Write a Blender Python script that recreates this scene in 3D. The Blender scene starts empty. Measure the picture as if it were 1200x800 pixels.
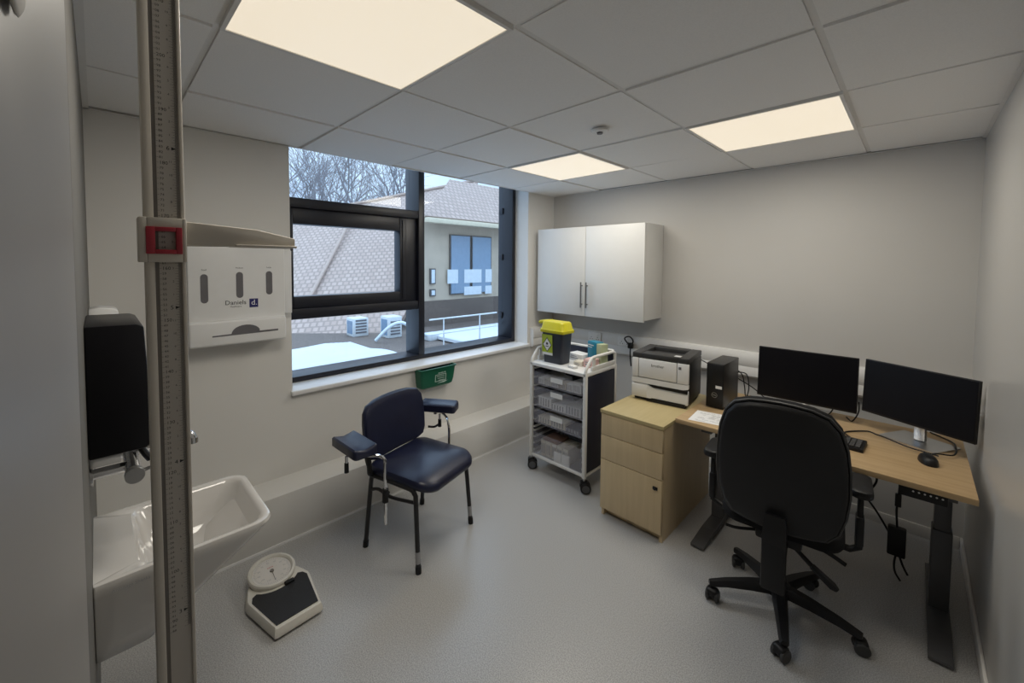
import bpy, bmesh, math, random
from mathutils import Vector, Matrix
random.seed(7)
C = bpy.context.scene.collection
PI = math.pi
def rad(a): return math.radians(a)

# ------------------------------------------------------------------ materials
def mat(name, col, rough=.5, metal=0.0, var=.05, nscale=12.0, bump=0.0, bscale=200.0, spec=.5, coat=0.0, alpha=1.0, trans=0.0, emit=None, estr=0.0, sheen=0.0):
    m = bpy.data.materials.new(name); m.use_nodes = True
    nt = m.node_tree; b = nt.nodes['Principled BSDF']
    b.inputs['Roughness'].default_value = rough
    b.inputs['Metallic'].default_value = metal
    b.inputs['Specular IOR Level'].default_value = spec
    b.inputs['Coat Weight'].default_value = coat
    b.inputs['Alpha'].default_value = alpha
    b.inputs['Transmission Weight'].default_value = trans
    b.inputs['Sheen Weight'].default_value = sheen
    tc = nt.nodes.new('ShaderNodeTexCoord')
    nz = nt.nodes.new('ShaderNodeTexNoise'); nz.inputs['Scale'].default_value = nscale; nz.inputs['Detail'].default_value = 3
    nt.links.new(tc.outputs['Object'], nz.inputs['Vector'])
    rp = nt.nodes.new('ShaderNodeValToRGB')
    lo = [max(0, c*(1-var)) for c in col]; hi = [min(1, c*(1+var)) for c in col]
    rp.color_ramp.elements[0].position = .3; rp.color_ramp.elements[1].position = .7
    rp.color_ramp.elements[0].color = (*lo, 1); rp.color_ramp.elements[1].color = (*hi, 1)
    nt.links.new(nz.outputs['Fac'], rp.inputs['Fac'])
    nt.links.new(rp.outputs['Color'], b.inputs['Base Color'])
    if bump > 0:
        n2 = nt.nodes.new('ShaderNodeTexNoise'); n2.inputs['Scale'].default_value = bscale; n2.inputs['Detail'].default_value = 2
        nt.links.new(tc.outputs['Object'], n2.inputs['Vector'])
        bp = nt.nodes.new('ShaderNodeBump'); bp.inputs['Strength'].default_value = bump; bp.inputs['Distance'].default_value = .002
        nt.links.new(n2.outputs['Fac'], bp.inputs['Height']); nt.links.new(bp.outputs['Normal'], b.inputs['Normal'])
    if emit:
        b.inputs['Emission Color'].default_value = (*emit, 1); b.inputs['Emission Strength'].default_value = estr
    return m

def wood_mat(name, c1, c2, axis=0, rough=.42):
    m = bpy.data.materials.new(name); m.use_nodes = True
    nt = m.node_tree; b = nt.nodes['Principled BSDF']; b.inputs['Roughness'].default_value = rough
    tc = nt.nodes.new('ShaderNodeTexCoord'); mp = nt.nodes.new('ShaderNodeMapping')
    sc = [38, 38, 38]; sc[axis] = 2.2
    mp.inputs['Scale'].default_value = sc
    nt.links.new(tc.outputs['Object'], mp.inputs['Vector'])
    nz = nt.nodes.new('ShaderNodeTexNoise'); nz.inputs['Scale'].default_value = 1.0; nz.inputs['Detail'].default_value = 5; nz.inputs['Distortion'].default_value = .5
    nt.links.new(mp.outputs['Vector'], nz.inputs['Vector'])
    n2 = nt.nodes.new('ShaderNodeTexNoise'); n2.inputs['Scale'].default_value = 7; n2.inputs['Detail'].default_value = 2
    nt.links.new(tc.outputs['Object'], n2.inputs['Vector'])
    ad = nt.nodes.new('ShaderNodeMath'); ad.operation = 'MULTIPLY_ADD'; ad.inputs[1].default_value = .35
    nt.links.new(n2.outputs['Fac'], ad.inputs[0]); nt.links.new(nz.outputs['Fac'], ad.inputs[2])
    rp = nt.nodes.new('ShaderNodeValToRGB')
    rp.color_ramp.elements[0].position = .4; rp.color_ramp.elements[1].position = .95
    rp.color_ramp.elements[0].color = (*c2, 1); rp.color_ramp.elements[1].color = (*c1, 1)
    nt.links.new(ad.outputs[0], rp.inputs['Fac']); nt.links.new(rp.outputs['Color'], b.inputs['Base Color'])
    return m

def floor_mat():
    m = bpy.data.materials.new('vinyl_floor'); m.use_nodes = True
    nt = m.node_tree; b = nt.nodes['Principled BSDF']; b.inputs['Roughness'].default_value = .30; b.inputs['Specular IOR Level'].default_value = .55
    tc = nt.nodes.new('ShaderNodeTexCoord')
    def noise(s, d=2):
        n = nt.nodes.new('ShaderNodeTexNoise'); n.inputs['Scale'].default_value = s; n.inputs['Detail'].default_value = d
        nt.links.new(tc.outputs['Object'], n.inputs['Vector']); return n
    a = noise(230, 3); r1 = nt.nodes.new('ShaderNodeValToRGB')
    r1.color_ramp.elements[0].position = .36; r1.color_ramp.elements[0].color = (.30, .296, .292, 1)
    r1.color_ramp.elements[1].position = .62; r1.color_ramp.elements[1].color = (.52, .513, .503, 1)
    nt.links.new(a.outputs['Fac'], r1.inputs['Fac'])
    v = nt.nodes.new('ShaderNodeTexVoronoi'); v.inputs['Scale'].default_value = 190
    nt.links.new(tc.outputs['Object'], v.inputs['Vector'])
    r2 = nt.nodes.new('ShaderNodeValToRGB'); r2.color_ramp.elements[0].position = .10; r2.color_ramp.elements[1].position = .2
    r2.color_ramp.elements[0].color = (.62, .62, .62, 1); r2.color_ramp.elements[1].color = (1, 1, 1, 1)
    nt.links.new(v.outputs['Distance'], r2.inputs['Fac'])
    mx = nt.nodes.new('ShaderNodeMixRGB'); mx.blend_type = 'MULTIPLY'; mx.inputs['Fac'].default_value = .75
    nt.links.new(r1.outputs['Color'], mx.inputs['Color1']); nt.links.new(r2.outputs['Color'], mx.inputs['Color2'])
    nt.links.new(mx.outputs['Color'], b.inputs['Base Color'])
    n3 = noise(60, 2); bp = nt.nodes.new('ShaderNodeBump'); bp.inputs['Strength'].default_value = .03; bp.inputs['Distance'].default_value = .002
    nt.links.new(n3.outputs['Fac'], bp.inputs['Height']); nt.links.new(bp.outputs['Normal'], b.inputs['Normal'])
    return m

def glass_mat(name, tint=(1, 1, 1), refl=1.0):
    m = bpy.data.materials.new(name); m.use_nodes = True
    nt = m.node_tree; nt.nodes.remove(nt.nodes['Principled BSDF'])
    out = nt.nodes['Material Output']
    t = nt.nodes.new('ShaderNodeBsdfTransparent'); t.inputs['Color'].default_value = (*tint, 1)
    g = nt.nodes.new('ShaderNodeBsdfGlossy'); g.inputs['Roughness'].default_value = .01
    fr = nt.nodes.new('ShaderNodeFresnel'); fr.inputs['IOR'].default_value = 1.5
    ml = nt.nodes.new('ShaderNodeMath'); ml.operation = 'MULTIPLY'; ml.inputs[1].default_value = refl
    ge = nt.nodes.new('ShaderNodeNewGeometry'); iv = nt.nodes.new('ShaderNodeMath'); iv.operation = 'SUBTRACT'; iv.inputs[0].default_value = 1.0
    nt.links.new(ge.outputs['Backfacing'], iv.inputs[1]); m2 = nt.nodes.new('ShaderNodeMath'); m2.operation = 'MULTIPLY'
    nt.links.new(fr.outputs[0], m2.inputs[0]); nt.links.new(iv.outputs[0], m2.inputs[1])
    nt.links.new(m2.outputs[0], ml.inputs[0])
    mx = nt.nodes.new('ShaderNodeMixShader')
    nt.links.new(ml.outputs[0], mx.inputs['Fac']); nt.links.new(t.outputs[0], mx.inputs[1]); nt.links.new(g.outputs[0], mx.inputs[2])
    nt.links.new(mx.outputs[0], out.inputs['Surface'])
    return m

def clear_plastic(name, col, a=.45):
    m = mat(name, col, rough=.25, var=.04, alpha=a)
    return m

def tile_mat():
    m = bpy.data.materials.new('roof_tile'); m.use_nodes = True
    nt = m.node_tree; b = nt.nodes['Principled BSDF']; b.inputs['Roughness'].default_value = .85
    tc = nt.nodes.new('ShaderNodeTexCoord')
    br = nt.nodes.new('ShaderNodeTexBrick'); br.inputs['Scale'].default_value = 1.0
    br.inputs['Color1'].default_value = (.40, .31, .265, 1); br.inputs['Color2'].default_value = (.47, .37, .32, 1); br.inputs['Mortar'].default_value = (.31, .245, .21, 1)
    br.inputs['Mortar Size'].default_value = .025; br.inputs['Brick Width'].default_value = .15; br.inputs['Row Height'].default_value = .17
    nt.links.new(tc.outputs['UV'], br.inputs['Vector']); nt.links.new(br.outputs['Color'], b.inputs['Base Color'])
    return m

M = {}
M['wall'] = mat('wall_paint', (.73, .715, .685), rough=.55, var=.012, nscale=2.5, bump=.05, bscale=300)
M['door'] = mat('door_paint_dimmed', (.235, .226, .218), rough=.4, var=.02, nscale=2)  # base colour darkened to carry the weak grazing light on the door
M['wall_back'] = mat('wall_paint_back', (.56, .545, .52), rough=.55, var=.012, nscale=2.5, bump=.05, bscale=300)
M['wall_near'] = mat('wall_paint_dimmed', (.13, .124, .114), rough=.6, var=.015, nscale=2.5)  # wall paint with the dimness of the front wall put into its colour
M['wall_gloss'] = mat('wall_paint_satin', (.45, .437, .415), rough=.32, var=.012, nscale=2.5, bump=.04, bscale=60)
M['ceil'] = mat('ceiling_tile', (.90, .89, .875), rough=.9, var=.03, nscale=240)
M['bar'] = mat('ceiling_bar_white', (.80, .79, .775), rough=.6, var=.02)
M['gap'] = mat('ceiling_gap_dark', (.12, .12, .12), rough=.9)
M['floor'] = floor_mat()
M['white'] = mat('white_laminate', (.68, .675, .655), rough=.38, var=.01)
M['gloss_white'] = mat('sill_white', (.82, .82, .82), rough=.3, var=.01)
M['ceramic'] = mat('white_ceramic_shaded', (.60, .58, .555), rough=.07, var=.01, coat=.6)  # white glaze greyed so its colour includes the shading over the basin
M['white_plastic'] = mat('white_plastic', (.78, .78, .775), rough=.35, var=.015)
M['grey_plastic'] = mat('grey_plastic', (.60, .60, .59), rough=.4, var=.02)
M['white_metal'] = mat('white_metal', (.76, .755, .73), rough=.35, var=.02)
M['cream'] = mat('cream_paint', (.55, .51, .45), rough=.45, var=.02)
M['scale_face'] = mat('scale_face_beige', (.50, .465, .42), rough=.5, var=.02)
M['pole_side'] = mat('rod_side_beige', (.56, .52, .46), rough=.4, var=.02)
M['groove'] = mat('groove_dark', (.17, .155, .14), rough=.6)
M['ink'] = mat('ink_black', (.02, .02, .022), rough=.6)
M['red'] = mat('red_plastic', (.34, .018, .035), rough=.4)
M['redink'] = mat('red_ink', (.5, .03, .03), rough=.6)
M['navy_frame'] = mat('dark_blue_aluminium', (.010, .0115, .020), rough=.38, var=.05)
M['black'] = mat('black_plastic', (.008, .008, .009), spec=.35, rough=.45, var=.1)
M['black_gloss'] = mat('black_gloss', (.006, .006, .008), spec=.25, rough=.3, var=.05)
M['screen'] = mat('screen_off', (.005, .005, .007), spec=.2, rough=.35, var=.03)
M['dk_grey'] = mat('dark_grey_plastic', (.035, .035, .036), rough=.45, var=.1)
M['pc'] = mat('computer_black', (.022, .021, .020), rough=.4, var=.06)
M['fabric'] = mat('black_fabric', (.0075, .0075, .0085), spec=.25, rough=.85, var=.2, nscale=300, bump=.3, bscale=700)
M['vinyl_navy'] = mat('navy_vinyl', (.010, .013, .038), rough=.36, var=.08, bump=.08, bscale=400)
M['black_tube'] = mat('black_steel', (.014, .014, .016), rough=.35, var=.05)
M['chrome'] = mat('chrome', (.75, .75, .76), rough=.12, metal=1, var=.02)
M['silver'] = mat('silver_satin', (.55, .55, .55), rough=.3, metal=1, var=.03)
M['steel_handle'] = mat('brushed_handle', (.30, .29, .28), rough=.35, metal=1, var=.03)
M['leg_grey'] = mat('grey_steel', (.075, .075, .078), rough=.4, var=.05)
M['oak'] = wood_mat('oak_laminate', (.52, .365, .20), (.40, .27, .135), 0)
M['maple'] = wood_mat('maple_laminate', (.63, .49, .295), (.55, .42, .245), 2)
M['maple_top'] = wood_mat('maple_laminate_top', (.51, .415, .215), (.455, .365, .185), 1)
M['navy_panel'] = mat('navy_panel', (.012, .013, .028), rough=.45, var=.08)
M['bin_body'] = mat('sharps_grey', (.024, .028, .042), rough=.4, var=.05)
M['yellow'] = mat('yellow_lid', (.62, .57, .015), rough=.35, var=.04)
M['lime'] = mat('lime_label', (.42, .52, .03), rough=.5)
M['paper'] = mat('white_paper', (.80, .80, .79), rough=.7, var=.01)
M['print_grey'] = mat('printed_grey', (.32, .32, .33), rough=.7)
M['teal'] = mat('teal_card', (.02, .22, .34), rough=.45)
M['palegreen'] = mat('pale_green_card', (.45, .50, .32), rough=.5)
M['pink'] = mat('pink_card', (.75, .50, .47), rough=.5)
M['cream_box'] = mat('cream_card', (.68, .64, .55), rough=.6)
M['brownbox'] = mat('brown_card', (.20, .12, .09), rough=.6)
M['purple'] = mat('navy_logo', (.02, .018, .13), rough=.45)
M['slot'] = mat('slot_grey', (.135, .13, .14), rough=.5, var=.08)
M['green'] = mat('green_plastic', (.006, .115, .062), rough=.33, var=.04)
M['green_dark'] = mat('green_plastic_inside', (.004, .05, .03), rough=.5)
M['mintink'] = mat('mint_print', (.55, .70, .62), rough=.5)
M['scale_body'] = mat('scale_cream', (.66, .635, .575), rough=.4, var=.02)
M['rubber'] = mat('ribbed_rubber', (.012, .012, .013), rough=.55, var=.15, nscale=80, bump=.25, bscale=350)
M['dial'] = mat('dial_face', (.63, .60, .56), rough=.4)
M['tray'] = clear_plastic('clear_tray', (.50, .50, .58), .15)
M['clear'] = clear_plastic('clear_plastic', (.7, .7, .7), .35)
M['glass'] = glass_mat('window_glass', (.93, .96, .97), 1.0)
M['render'] = mat('beige_render', (.50, .43, .34), rough=.9, var=.06, nscale=3)
M['brownwall'] = mat('brown_cladding', (.13, .105, .09), rough=.8, var=.1)
M['tile'] = tile_mat()
M['ridge'] = mat('ridge_mortar', (.42, .33, .28), rough=.9)
M['snow'] = mat('snow', (.56, .60, .64), rough=.7, var=.02, nscale=3)
M['gutter'] = mat('cream_gutter', (.62, .56, .42), rough=.6)
M['bluepane'] = mat('blue_glazing', (.20, .30, .42), rough=.12, var=.05)
M['pale_blue'] = mat('pale_blue_grey', (.62, .70, .76), rough=.25, var=.05)  # pale tone for light reflected in the glazing; also colours the roof duct
M['bark'] = mat('winter_bark', (.20, .19, .20), rough=.95, var=.2)
M['ac'] = mat('ac_white', (.60, .64, .66), rough=.5)
M['greytrunk'] = mat('trunking_white', (.72, .715, .70), rough=.4, var=.01)

# ------------------------------------------------------------------ geometry
RM = {}
class MB:
    def __init__(s): s.bm = bmesh.new(); s.uv = None
    def _merge(s, t, mi=0, X=None):
        if X is not None: bmesh.ops.transform(t, matrix=X, verts=t.verts)
        n = len(s.bm.faces)
        me = bpy.data.meshes.new('tmp'); t.to_mesh(me); t.free(); s.bm.from_mesh(me); bpy.data.meshes.remove(me)
        s.bm.faces.ensure_lookup_table()
        for f in s.bm.faces[n:]: f.material_index = mi
        return s
    def box(s, a, b, bev=0.0, mi=0, seg=2, X=None):
        t = bmesh.new(); bmesh.ops.create_cube(t, size=1)
        a, b = Vector(a), Vector(b)
        for v in t.verts: v.co = Vector([(a[i]+b[i])/2 + v.co[i]*(b[i]-a[i]) for i in range(3)])
        if bev > 0: bmesh.ops.bevel(t, geom=t.edges[:], offset=bev, segments=seg, affect='EDGES', profile=.5)
        return s._merge(t, mi, X)
    def tube(s, pts, r, n=10, mi=0, cap=True, X=None):
        pts = [Vector(p) for p in pts]; rs = r if isinstance(r, (list, tuple)) else [r]*len(pts)
        t = bmesh.new(); rings = []
        tan = []
        for i in range(len(pts)):
            d = pts[min(i+1, len(pts)-1)] - pts[max(i-1, 0)]
            tan.append(d.normalized())
        u = tan[0].orthogonal().normalized()
        for i, p in enumerate(pts):
            u = (u - tan[i]*u.dot(tan[i]))
            u = u.normalized() if u.length > 1e-6 else tan[i].orthogonal().normalized()
            w = tan[i].cross(u)
            rings.append([t.verts.new(p + (u*math.cos(2*PI*k/n) + w*math.sin(2*PI*k/n))*rs[i]) for k in range(n)])
        for i in range(len(rings)-1):
            for k in range(n):
                t.faces.new((rings[i][k], rings[i][(k+1) % n], rings[i+1][(k+1) % n], rings[i+1][k]))
        if cap:
            t.faces.new(rings[0][::-1]); t.faces.new(rings[-1])
        return s._merge(t, mi, X)
    def lathe(s, prof, n=32, mi=0, X=None):
        t = bmesh.new(); rings = []
        for r, z in prof:
            if r < 1e-6: rings.append([t.verts.new((0, 0, z))])
            else: rings.append([t.verts.new((r*math.cos(2*PI*k/n), r*math.sin(2*PI*k/n), z)) for k in range(n)])
        for i in range(len(rings)-1):
            A, B = rings[i], rings[i+1]
            for k in range(n):
                k2 = (k+1) % n
                if len(A) == 1 and len(B) == 1: continue
                if len(A) == 1: t.faces.new((A[0], B[k2], B[k]))
                elif len(B) == 1: t.faces.new((A[k], A[k2], B[0]))
                else: t.faces.new((A[k], A[k2], B[k2], B[k]))
        if len(rings[0]) > 1: t.faces.new(rings[0][::-1])
        if len(rings[-1]) > 1: t.faces.new(rings[-1])
        bmesh.ops.recalc_face_normals(t, faces=t.faces)
        return s._merge(t, mi, X)
    def loft(s, loops, mi=0, cap0=True, cap1=True, X=None, closed=False):
        t = bmesh.new(); R = [[t.verts.new(p) for p in l] for l in loops]; n = len(R[0])
        m = len(R) if closed else len(R)-1
        for i in range(m):
            A, B = R[i], R[(i+1) % len(R)]
            for k in range(n): t.faces.new((A[k], A[(k+1) % n], B[(k+1) % n], B[k]))
        if cap0 and not closed: t.faces.new(R[0][::-1])
        if cap1 and not closed: t.faces.new(R[-1])
        bmesh.ops.recalc_face_normals(t, faces=t.faces)
        return s._merge(t, mi, X)
    def prism(s, poly, d0, d1, X=None, mi=0, bev=0.0, seg=2):
        # poly in local xy, extruded along local z from d0 to d1, then X
        t = bmesh.new(); a = [t.verts.new((x, y, d0)) for x, y in poly]; b = [t.verts.new((x, y, d1)) for x, y in poly]; n = len(poly)
        for k in range(n): t.faces.new((a[k], a[(k+1) % n], b[(k+1) % n], b[k]))
        t.faces.new(a[::-1]); t.faces.new(b)
        bmesh.ops.recalc_face_normals(t, faces=t.faces)
        if bev > 0: bmesh.ops.bevel(t, geom=[e for e in t.edges], offset=bev, segments=seg, affect='EDGES', profile=.5)
        return s._merge(t, mi, X)
    def quad(s, pts, mi=0):
        s.bm.faces.ensure_lookup_table()
        f = s.bm.faces.new([s.bm.verts.new(p) for p in pts]); f.material_index = mi; return s
    def text(s, body, size, X, mi=0, align='CENTER', ext=0.0):
        cu = bpy.data.curves.new('t', 'FONT'); cu.body = body; cu.size = size; cu.align_x = align; cu.align_y = 'CENTER'; cu.extrude = ext; cu.resolution_u = 2
        o = bpy.data.objects.new('t', cu); C.objects.link(o)
        dg = bpy.context.evaluated_depsgraph_get(); me = bpy.data.meshes.new_from_object(o.evaluated_get(dg))
        t = bmesh.new(); t.from_mesh(me); bpy.data.objects.remove(o); bpy.data.curves.remove(cu); bpy.data.meshes.remove(me)
        return s._merge(t, mi, X)
    def build(s, name, mats, parent=None, world=False, loc=None, smooth=True, ang=35):
        if parent is not None:
            X = RM.get(parent.name, Matrix())
            if world: bmesh.ops.transform(s.bm, matrix=X.inverted(), verts=s.bm.verts)
        elif loc is not None:
            bmesh.ops.translate(s.bm, vec=-Vector(loc), verts=s.bm.verts)
        me = bpy.data.meshes.new(name); s.bm.to_mesh(me); s.bm.free()
        for m in (mats if isinstance(mats, (list, tuple)) else [mats]): me.materials.append(m)
        if smooth:
            me.polygons.foreach_set('use_smooth', [True]*len(me.polygons)); me.set_sharp_from_angle(angle=rad(ang))
        o = bpy.data.objects.new(name, me); C.objects.link(o)
        if parent is not None:
            o.parent = parent; RM[o.name] = RM.get(parent.name, Matrix())
        else:
            if loc is not None: o.location = loc
            RM[o.name] = Matrix.Translation(Vector(loc)) if loc is not None else Matrix()
        return o

def tag(o, label, cat, group=None, kind=None):
    o['label'] = label; o['category'] = cat
    if group: o['group'] = group
    if kind: o['kind'] = kind
    return o
def thing(name, label, cat, loc=(0, 0, 0), rz=0.0, group=None):
    o = bpy.data.objects.new(name, None); o.empty_display_size = .1; C.objects.link(o)
    o.location = loc; o.rotation_euler = (0, 0, rz)
    RM[o.name] = Matrix.Translation(Vector(loc)) @ Matrix.Rotation(rz, 4, 'Z')
    return tag(o, label, cat, group)
def struct(o): o['kind'] = 'structure'; return o
def frame_x(o, xa, ya):   # 4x4 with local x -> xa, local y -> ya at origin o
    xa = Vector(xa).normalized(); ya = Vector(ya).normalized(); za = xa.cross(ya)
    m = Matrix((xa, ya, za)).transposed().to_4x4(); m.translation = Vector(o); return m
def rrect(x0, x1, y0, y1, r, n=6, z=0.0):
    if not isinstance(r, (list, tuple)): r = [r]*4
    pts = []
    for (cx, cy, a0, rr) in ((x1, y1, 0, r[0]), (x0, y1, 90, r[1]), (x0, y0, 180, r[2]), (x1, y0, 270, r[3])):
        sx = -1 if cx == x1 else 1; sy = -1 if cy == y1 else 1
        for k in range(n+1):
            a = rad(a0 + 90*k/n); pts.append((cx + sx*rr + rr*math.cos(a), cy + sy*rr + rr*math.sin(a), z))
    return pts
def curve_pts(ctrl, n=8):   # Catmull-Rom
    c = [Vector(p) for p in ctrl]; c = [c[0]*2-c[1]] + c + [c[-1]*2-c[-2]]; out = []
    for i in range(1, len(c)-2):
        for k in range(n):
            t = k/n; p0, p1, p2, p3 = c[i-1], c[i], c[i+1], c[i+2]
            out.append(.5*((2*p1) + (p2-p0)*t + (2*p0-5*p1+4*p2-p3)*t*t + (3*p1-p0-3*p2+p3)*t**3))
    out.append(c[-2]); return out
def cushion(s, outline, z0, z1, puff=.012, edge=.014, mi=0, X=None, steps=5):
    # padded slab from a closed 2D outline: rounded rim, slightly domed faces
    cx = sum(p[0] for p in outline)/len(outline); cy = sum(p[1] for p in outline)/len(outline)
    def sc(f, off, z):
        L = []
        for x, y in outline:
            dx, dy = x-cx, y-cy; d = math.hypot(dx, dy) or 1e-6; k = max(0, (d-off)/d)*f
            L.append((cx+dx*k, cy+dy*k, z))
        return L
    loops = []
    for f in (.15, .5, .8): loops.append(sc(f, edge, z0 - puff*.5*(1-f)))
    for k in range(steps+1):
        a = PI*k/steps; loops.append(sc(1, edge*(1-math.sin(a)), (z0+z1)/2 - math.cos(a)*(z1-z0)/2))
    for f in (.8, .5, .15): loops.append(sc(f, edge, z1 + puff*(1-f*f)))
    s.loft(loops, mi=mi, X=X)

# ------------------------------------------------------------------ room
W, H, YN = 2.9155, 2.2905, -3.47
WY0, WY1 = -2.595, -.405       # window opening
m = MB(); m.box((-.4, YN-.15, -.12), (W+.15, .15, 0)); struct(m.build('floor', M['floor']))
m = MB(); m.box((0, 0, 0), (W, .12, H+.02)); struct(m.build('wall_back', M['wall_back']))
m = MB(); m.box((W, YN-.12, 0), (W+.12, .12, H+.02)); struct(m.build('wall_right', M['wall_gloss']))
m = MB()
m.box((-.40, YN-.12, 0), (0, WY0, H+.35)); m.box((-.40, WY1, 0), (0, .12, H+.35)); m.box((-.40, WY0, 0), (0, WY1, .775)); m.box((-.40, WY0, H+.25), (0, WY1, H+.35)); m.box((-.03, WY0, H+.03), (0, WY1, H+.25))
struct(m.build('wall_left', M['wall']))
DX = 2.172
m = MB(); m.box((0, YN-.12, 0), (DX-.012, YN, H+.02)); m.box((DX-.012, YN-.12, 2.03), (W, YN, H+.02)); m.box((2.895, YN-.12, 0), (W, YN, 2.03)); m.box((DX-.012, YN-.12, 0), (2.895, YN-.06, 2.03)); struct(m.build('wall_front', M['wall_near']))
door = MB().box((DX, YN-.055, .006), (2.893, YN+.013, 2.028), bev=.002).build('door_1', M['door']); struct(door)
# boxed-in pipe ledge along the window wall
m = MB(); m.box((0, YN+.001, 0), (.22, -.001, .284), bev=.004); struct(m.build('trim_1', M['wall']))
m = MB(); m.box((.22, YN+.002, 0), (.224, -.002, .012)); struct(m.build('baseboard_left', M['gloss_white']))
m = MB(); m.box((.226, -.012, 0), (W-.014, -.0005, .07), bev=.003); struct(m.build('baseboard_back', M['wall']))
m = MB(); m.box((W-.012, YN+.02, 0), (W-.0005, -.0005, .07), bev=.003); struct(m.build('baseboard_right', M['wall']))
# cable trunking at desk height
def trunk_profile(d): return [(0, .770), (-d*.7, .770), (-d, .785), (-d, .845), (-d*.96, .848), (-d*.96, .852), (-d, .855), (-d, .925), (-d*.7, .955), (0, .957)]
m = MB()
m.prism([(y, z) for y, z in trunk_profile(.05)], .052, W-.001, X=frame_x((0, -.0005, 0), (0, 1, 0), (0, 0, 1)))
m.prism([(y, z) for y, z in trunk_profile(.05)], WY1+.035, -.001, X=frame_x((.0005, 0, 0), (-1, 0, 0), (0, 0, 1)) @ Matrix.Scale(1, 4))
struct(m.build('trim_2', M['greytrunk']))
# ceiling: tiles in a T-bar grid
GX, GY, T = .5573, -.6473, .63
xs = [0.0] + [GX+T*i for i in range(0, 4)] + [W]
ys = [0.0] + [GY-T*j for j in range(0, 5)] + [YN]
LIGHTS = [(0, 0), (2, 0), (1, 3)]         # grid cells that hold a light panel (i from GX, j from GY)
m = MB()
m.box((0, YN-.02, H+.03), (W+.02, .02, H+.06), mi=1)
rnd = random.Random(3)
for i in range(len(xs)-1):
    for j in range(len(ys)-1):
        if (i-1, j-1) in LIGHTS: continue
        x0, x1, y1, y0 = xs[i], xs[i+1], ys[j], ys[j+1]
        g = .0045
        dz = rnd.uniform(.001, .009)
        t = MB(); t.box((x0+g+.006, y0+g+.006, H+dz), (x1-g-.006, y1-g-.006, H+.020+dz))
        tl = rnd.uniform(-.002, .002)
        for v in t.bm.verts: v.co.z += tl*(v.co.x-(x0+x1)/2)/(x1-x0)*2
        me = bpy.data.meshes.new('x'); t.bm.to_mesh(me); t.bm.free(); m.bm.from_mesh(me); bpy.data.meshes.remove(me)
ceil = struct(m.build('ceiling', [M['ceil'], M['gap']], smooth=False))
m = MB()
for x in xs[1:-1]: m.box((x-.0095, YN, H+.012), (x+.0095, 0, H+.015))
for y in ys[1:-1]: m.box((0, y-.0095, H+.0122), (W, y+.0095, H+.0148))
m.box((0, -.015, H-.002), (W, 0, H-.0004)); m.box((W-.015, YN, H-.002), (W, 0, H-.0004)); m.box((0, YN, H-.002), (.015, WY0, H-.0004)); m.box((0, WY0, H-.0002), (.013, 0, H+.012)); m.box((0, YN, H-.002), (W, YN+.02, H-.0004))
struct(m.build('ceiling_grid', M['bar'], ceil))
# ceiling lights
LS = 1.0; LAMP = 7.9; SPREAD = 180
M['led'] = mat('led_diffuser', (.8, .8, .78), rough=.5, var=.01, emit=(.585, .505, .385), estr=LS)
names = ['square ceiling light panel above the wall cabinet, by the window', 'square ceiling light panel over the desk and monitors', 'large square ceiling light panel nearest the height rod, away from the back wall']
for (i, j), lab in zip(LIGHTS, names):
    cx, cy = GX+T*(i+.5), GY-T*(j+.5); h = .298
    if (i, j) == (2, 0): cx += .0; 
    r = thing('ceiling_light', lab, 'ceiling light', (cx, cy, H), 0, 'square ceiling light panels')
    m = MB(); e = .3105
    for a, b in (((-e, -e), (e, -h)), ((-e, h), (e, e)), ((-e, -h), (-h, h)), ((h, -h), (e, h))): m.box((a[0], a[1], -.003), (b[0], b[1], .012))
    m.build('frame', M['bar'], r)
    MB().box((-h, -h, .0005), (h, h, .012)).build('diffuser', M['led'], r)
    ld = bpy.data.lights.new('panel_lamp', 'AREA'); ld.shape = 'SQUARE'; ld.size = h*2; ld.energy = LAMP; ld.color = (1.0, .945, .84); ld.spread = rad(SPREAD)
    lo = bpy.data.objects.new('panel_lamp', ld); C.objects.link(lo); lo.parent = r; lo.location = (0, 0, -.004)
# ceiling sensor disc
r = thing('ceiling_sensor', 'small round white sensor disc on the ceiling', 'sensor', (1.504, -1.562, H))
MB().lathe([(0, -.002), (.043, -.002), (.046, -.006), (.042, -.012), (.030, -.014), (.0, -.014)], 28).build('housing', M['white_plastic'], r)
MB().lathe([(0, -.0141), (.016, -.0141), (.014, -.022), (0, -.022)], 20).build('lens', M['slot'], r)

# ------------------------------------------------------------------ window
FX0, FX1 = -.37, -.17
win = bpy.data.objects.new('window_1', None); C.objects.link(win); struct(win); RM['window_1'] = Matrix()
m = MB(); zs, zt = .80, H+.249
m.box((FX0, WY0+.002, zs), (FX1, WY0+.045, zt), bev=.003); m.box((FX0, WY1-.045, zs), (FX1, WY1-.001, zt), bev=.003)
m.box((FX0, WY0+.045, zs), (FX1, WY1-.045, zs+.036), bev=.003); m.box((FX0, WY0+.045, zt-.03), (FX1-.06, WY1-.045, zt), bev=.002)
for zz in (1.03, 1.63, 2.10): m.box((FX0+.015, WY1-.058, zz), (FX0+.07, WY1-.044, zz+.06), bev=.003)
m.build('frame', M['navy_frame'], win)
MY = -1.53
MB().box((FX0, MY-.028, zs+.036), (FX1, MY+.028, zt), bev=.003).build('mullion', M['navy_frame'], win)
SX = FX1-.03
MB().box((FX0+.06, WY0+.045, 1.955), (FX1-.006, MY-.028, 2.018), bev=.003).build('transom', M['navy_frame'], win)
MB().box((FX0+.06, WY0+.045, 1.216), (FX1-.006, MY-.028, 1.285), bev=.003).build('transom', M['navy_frame'], win)
m = MB()   # opening sash
a0, a1, b0, b1 = WY0+.046, MY-.029, 1.285, 1.955
g0, g1, h0, h1 = -2.512, -1.715, 1.366, 1.848
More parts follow.
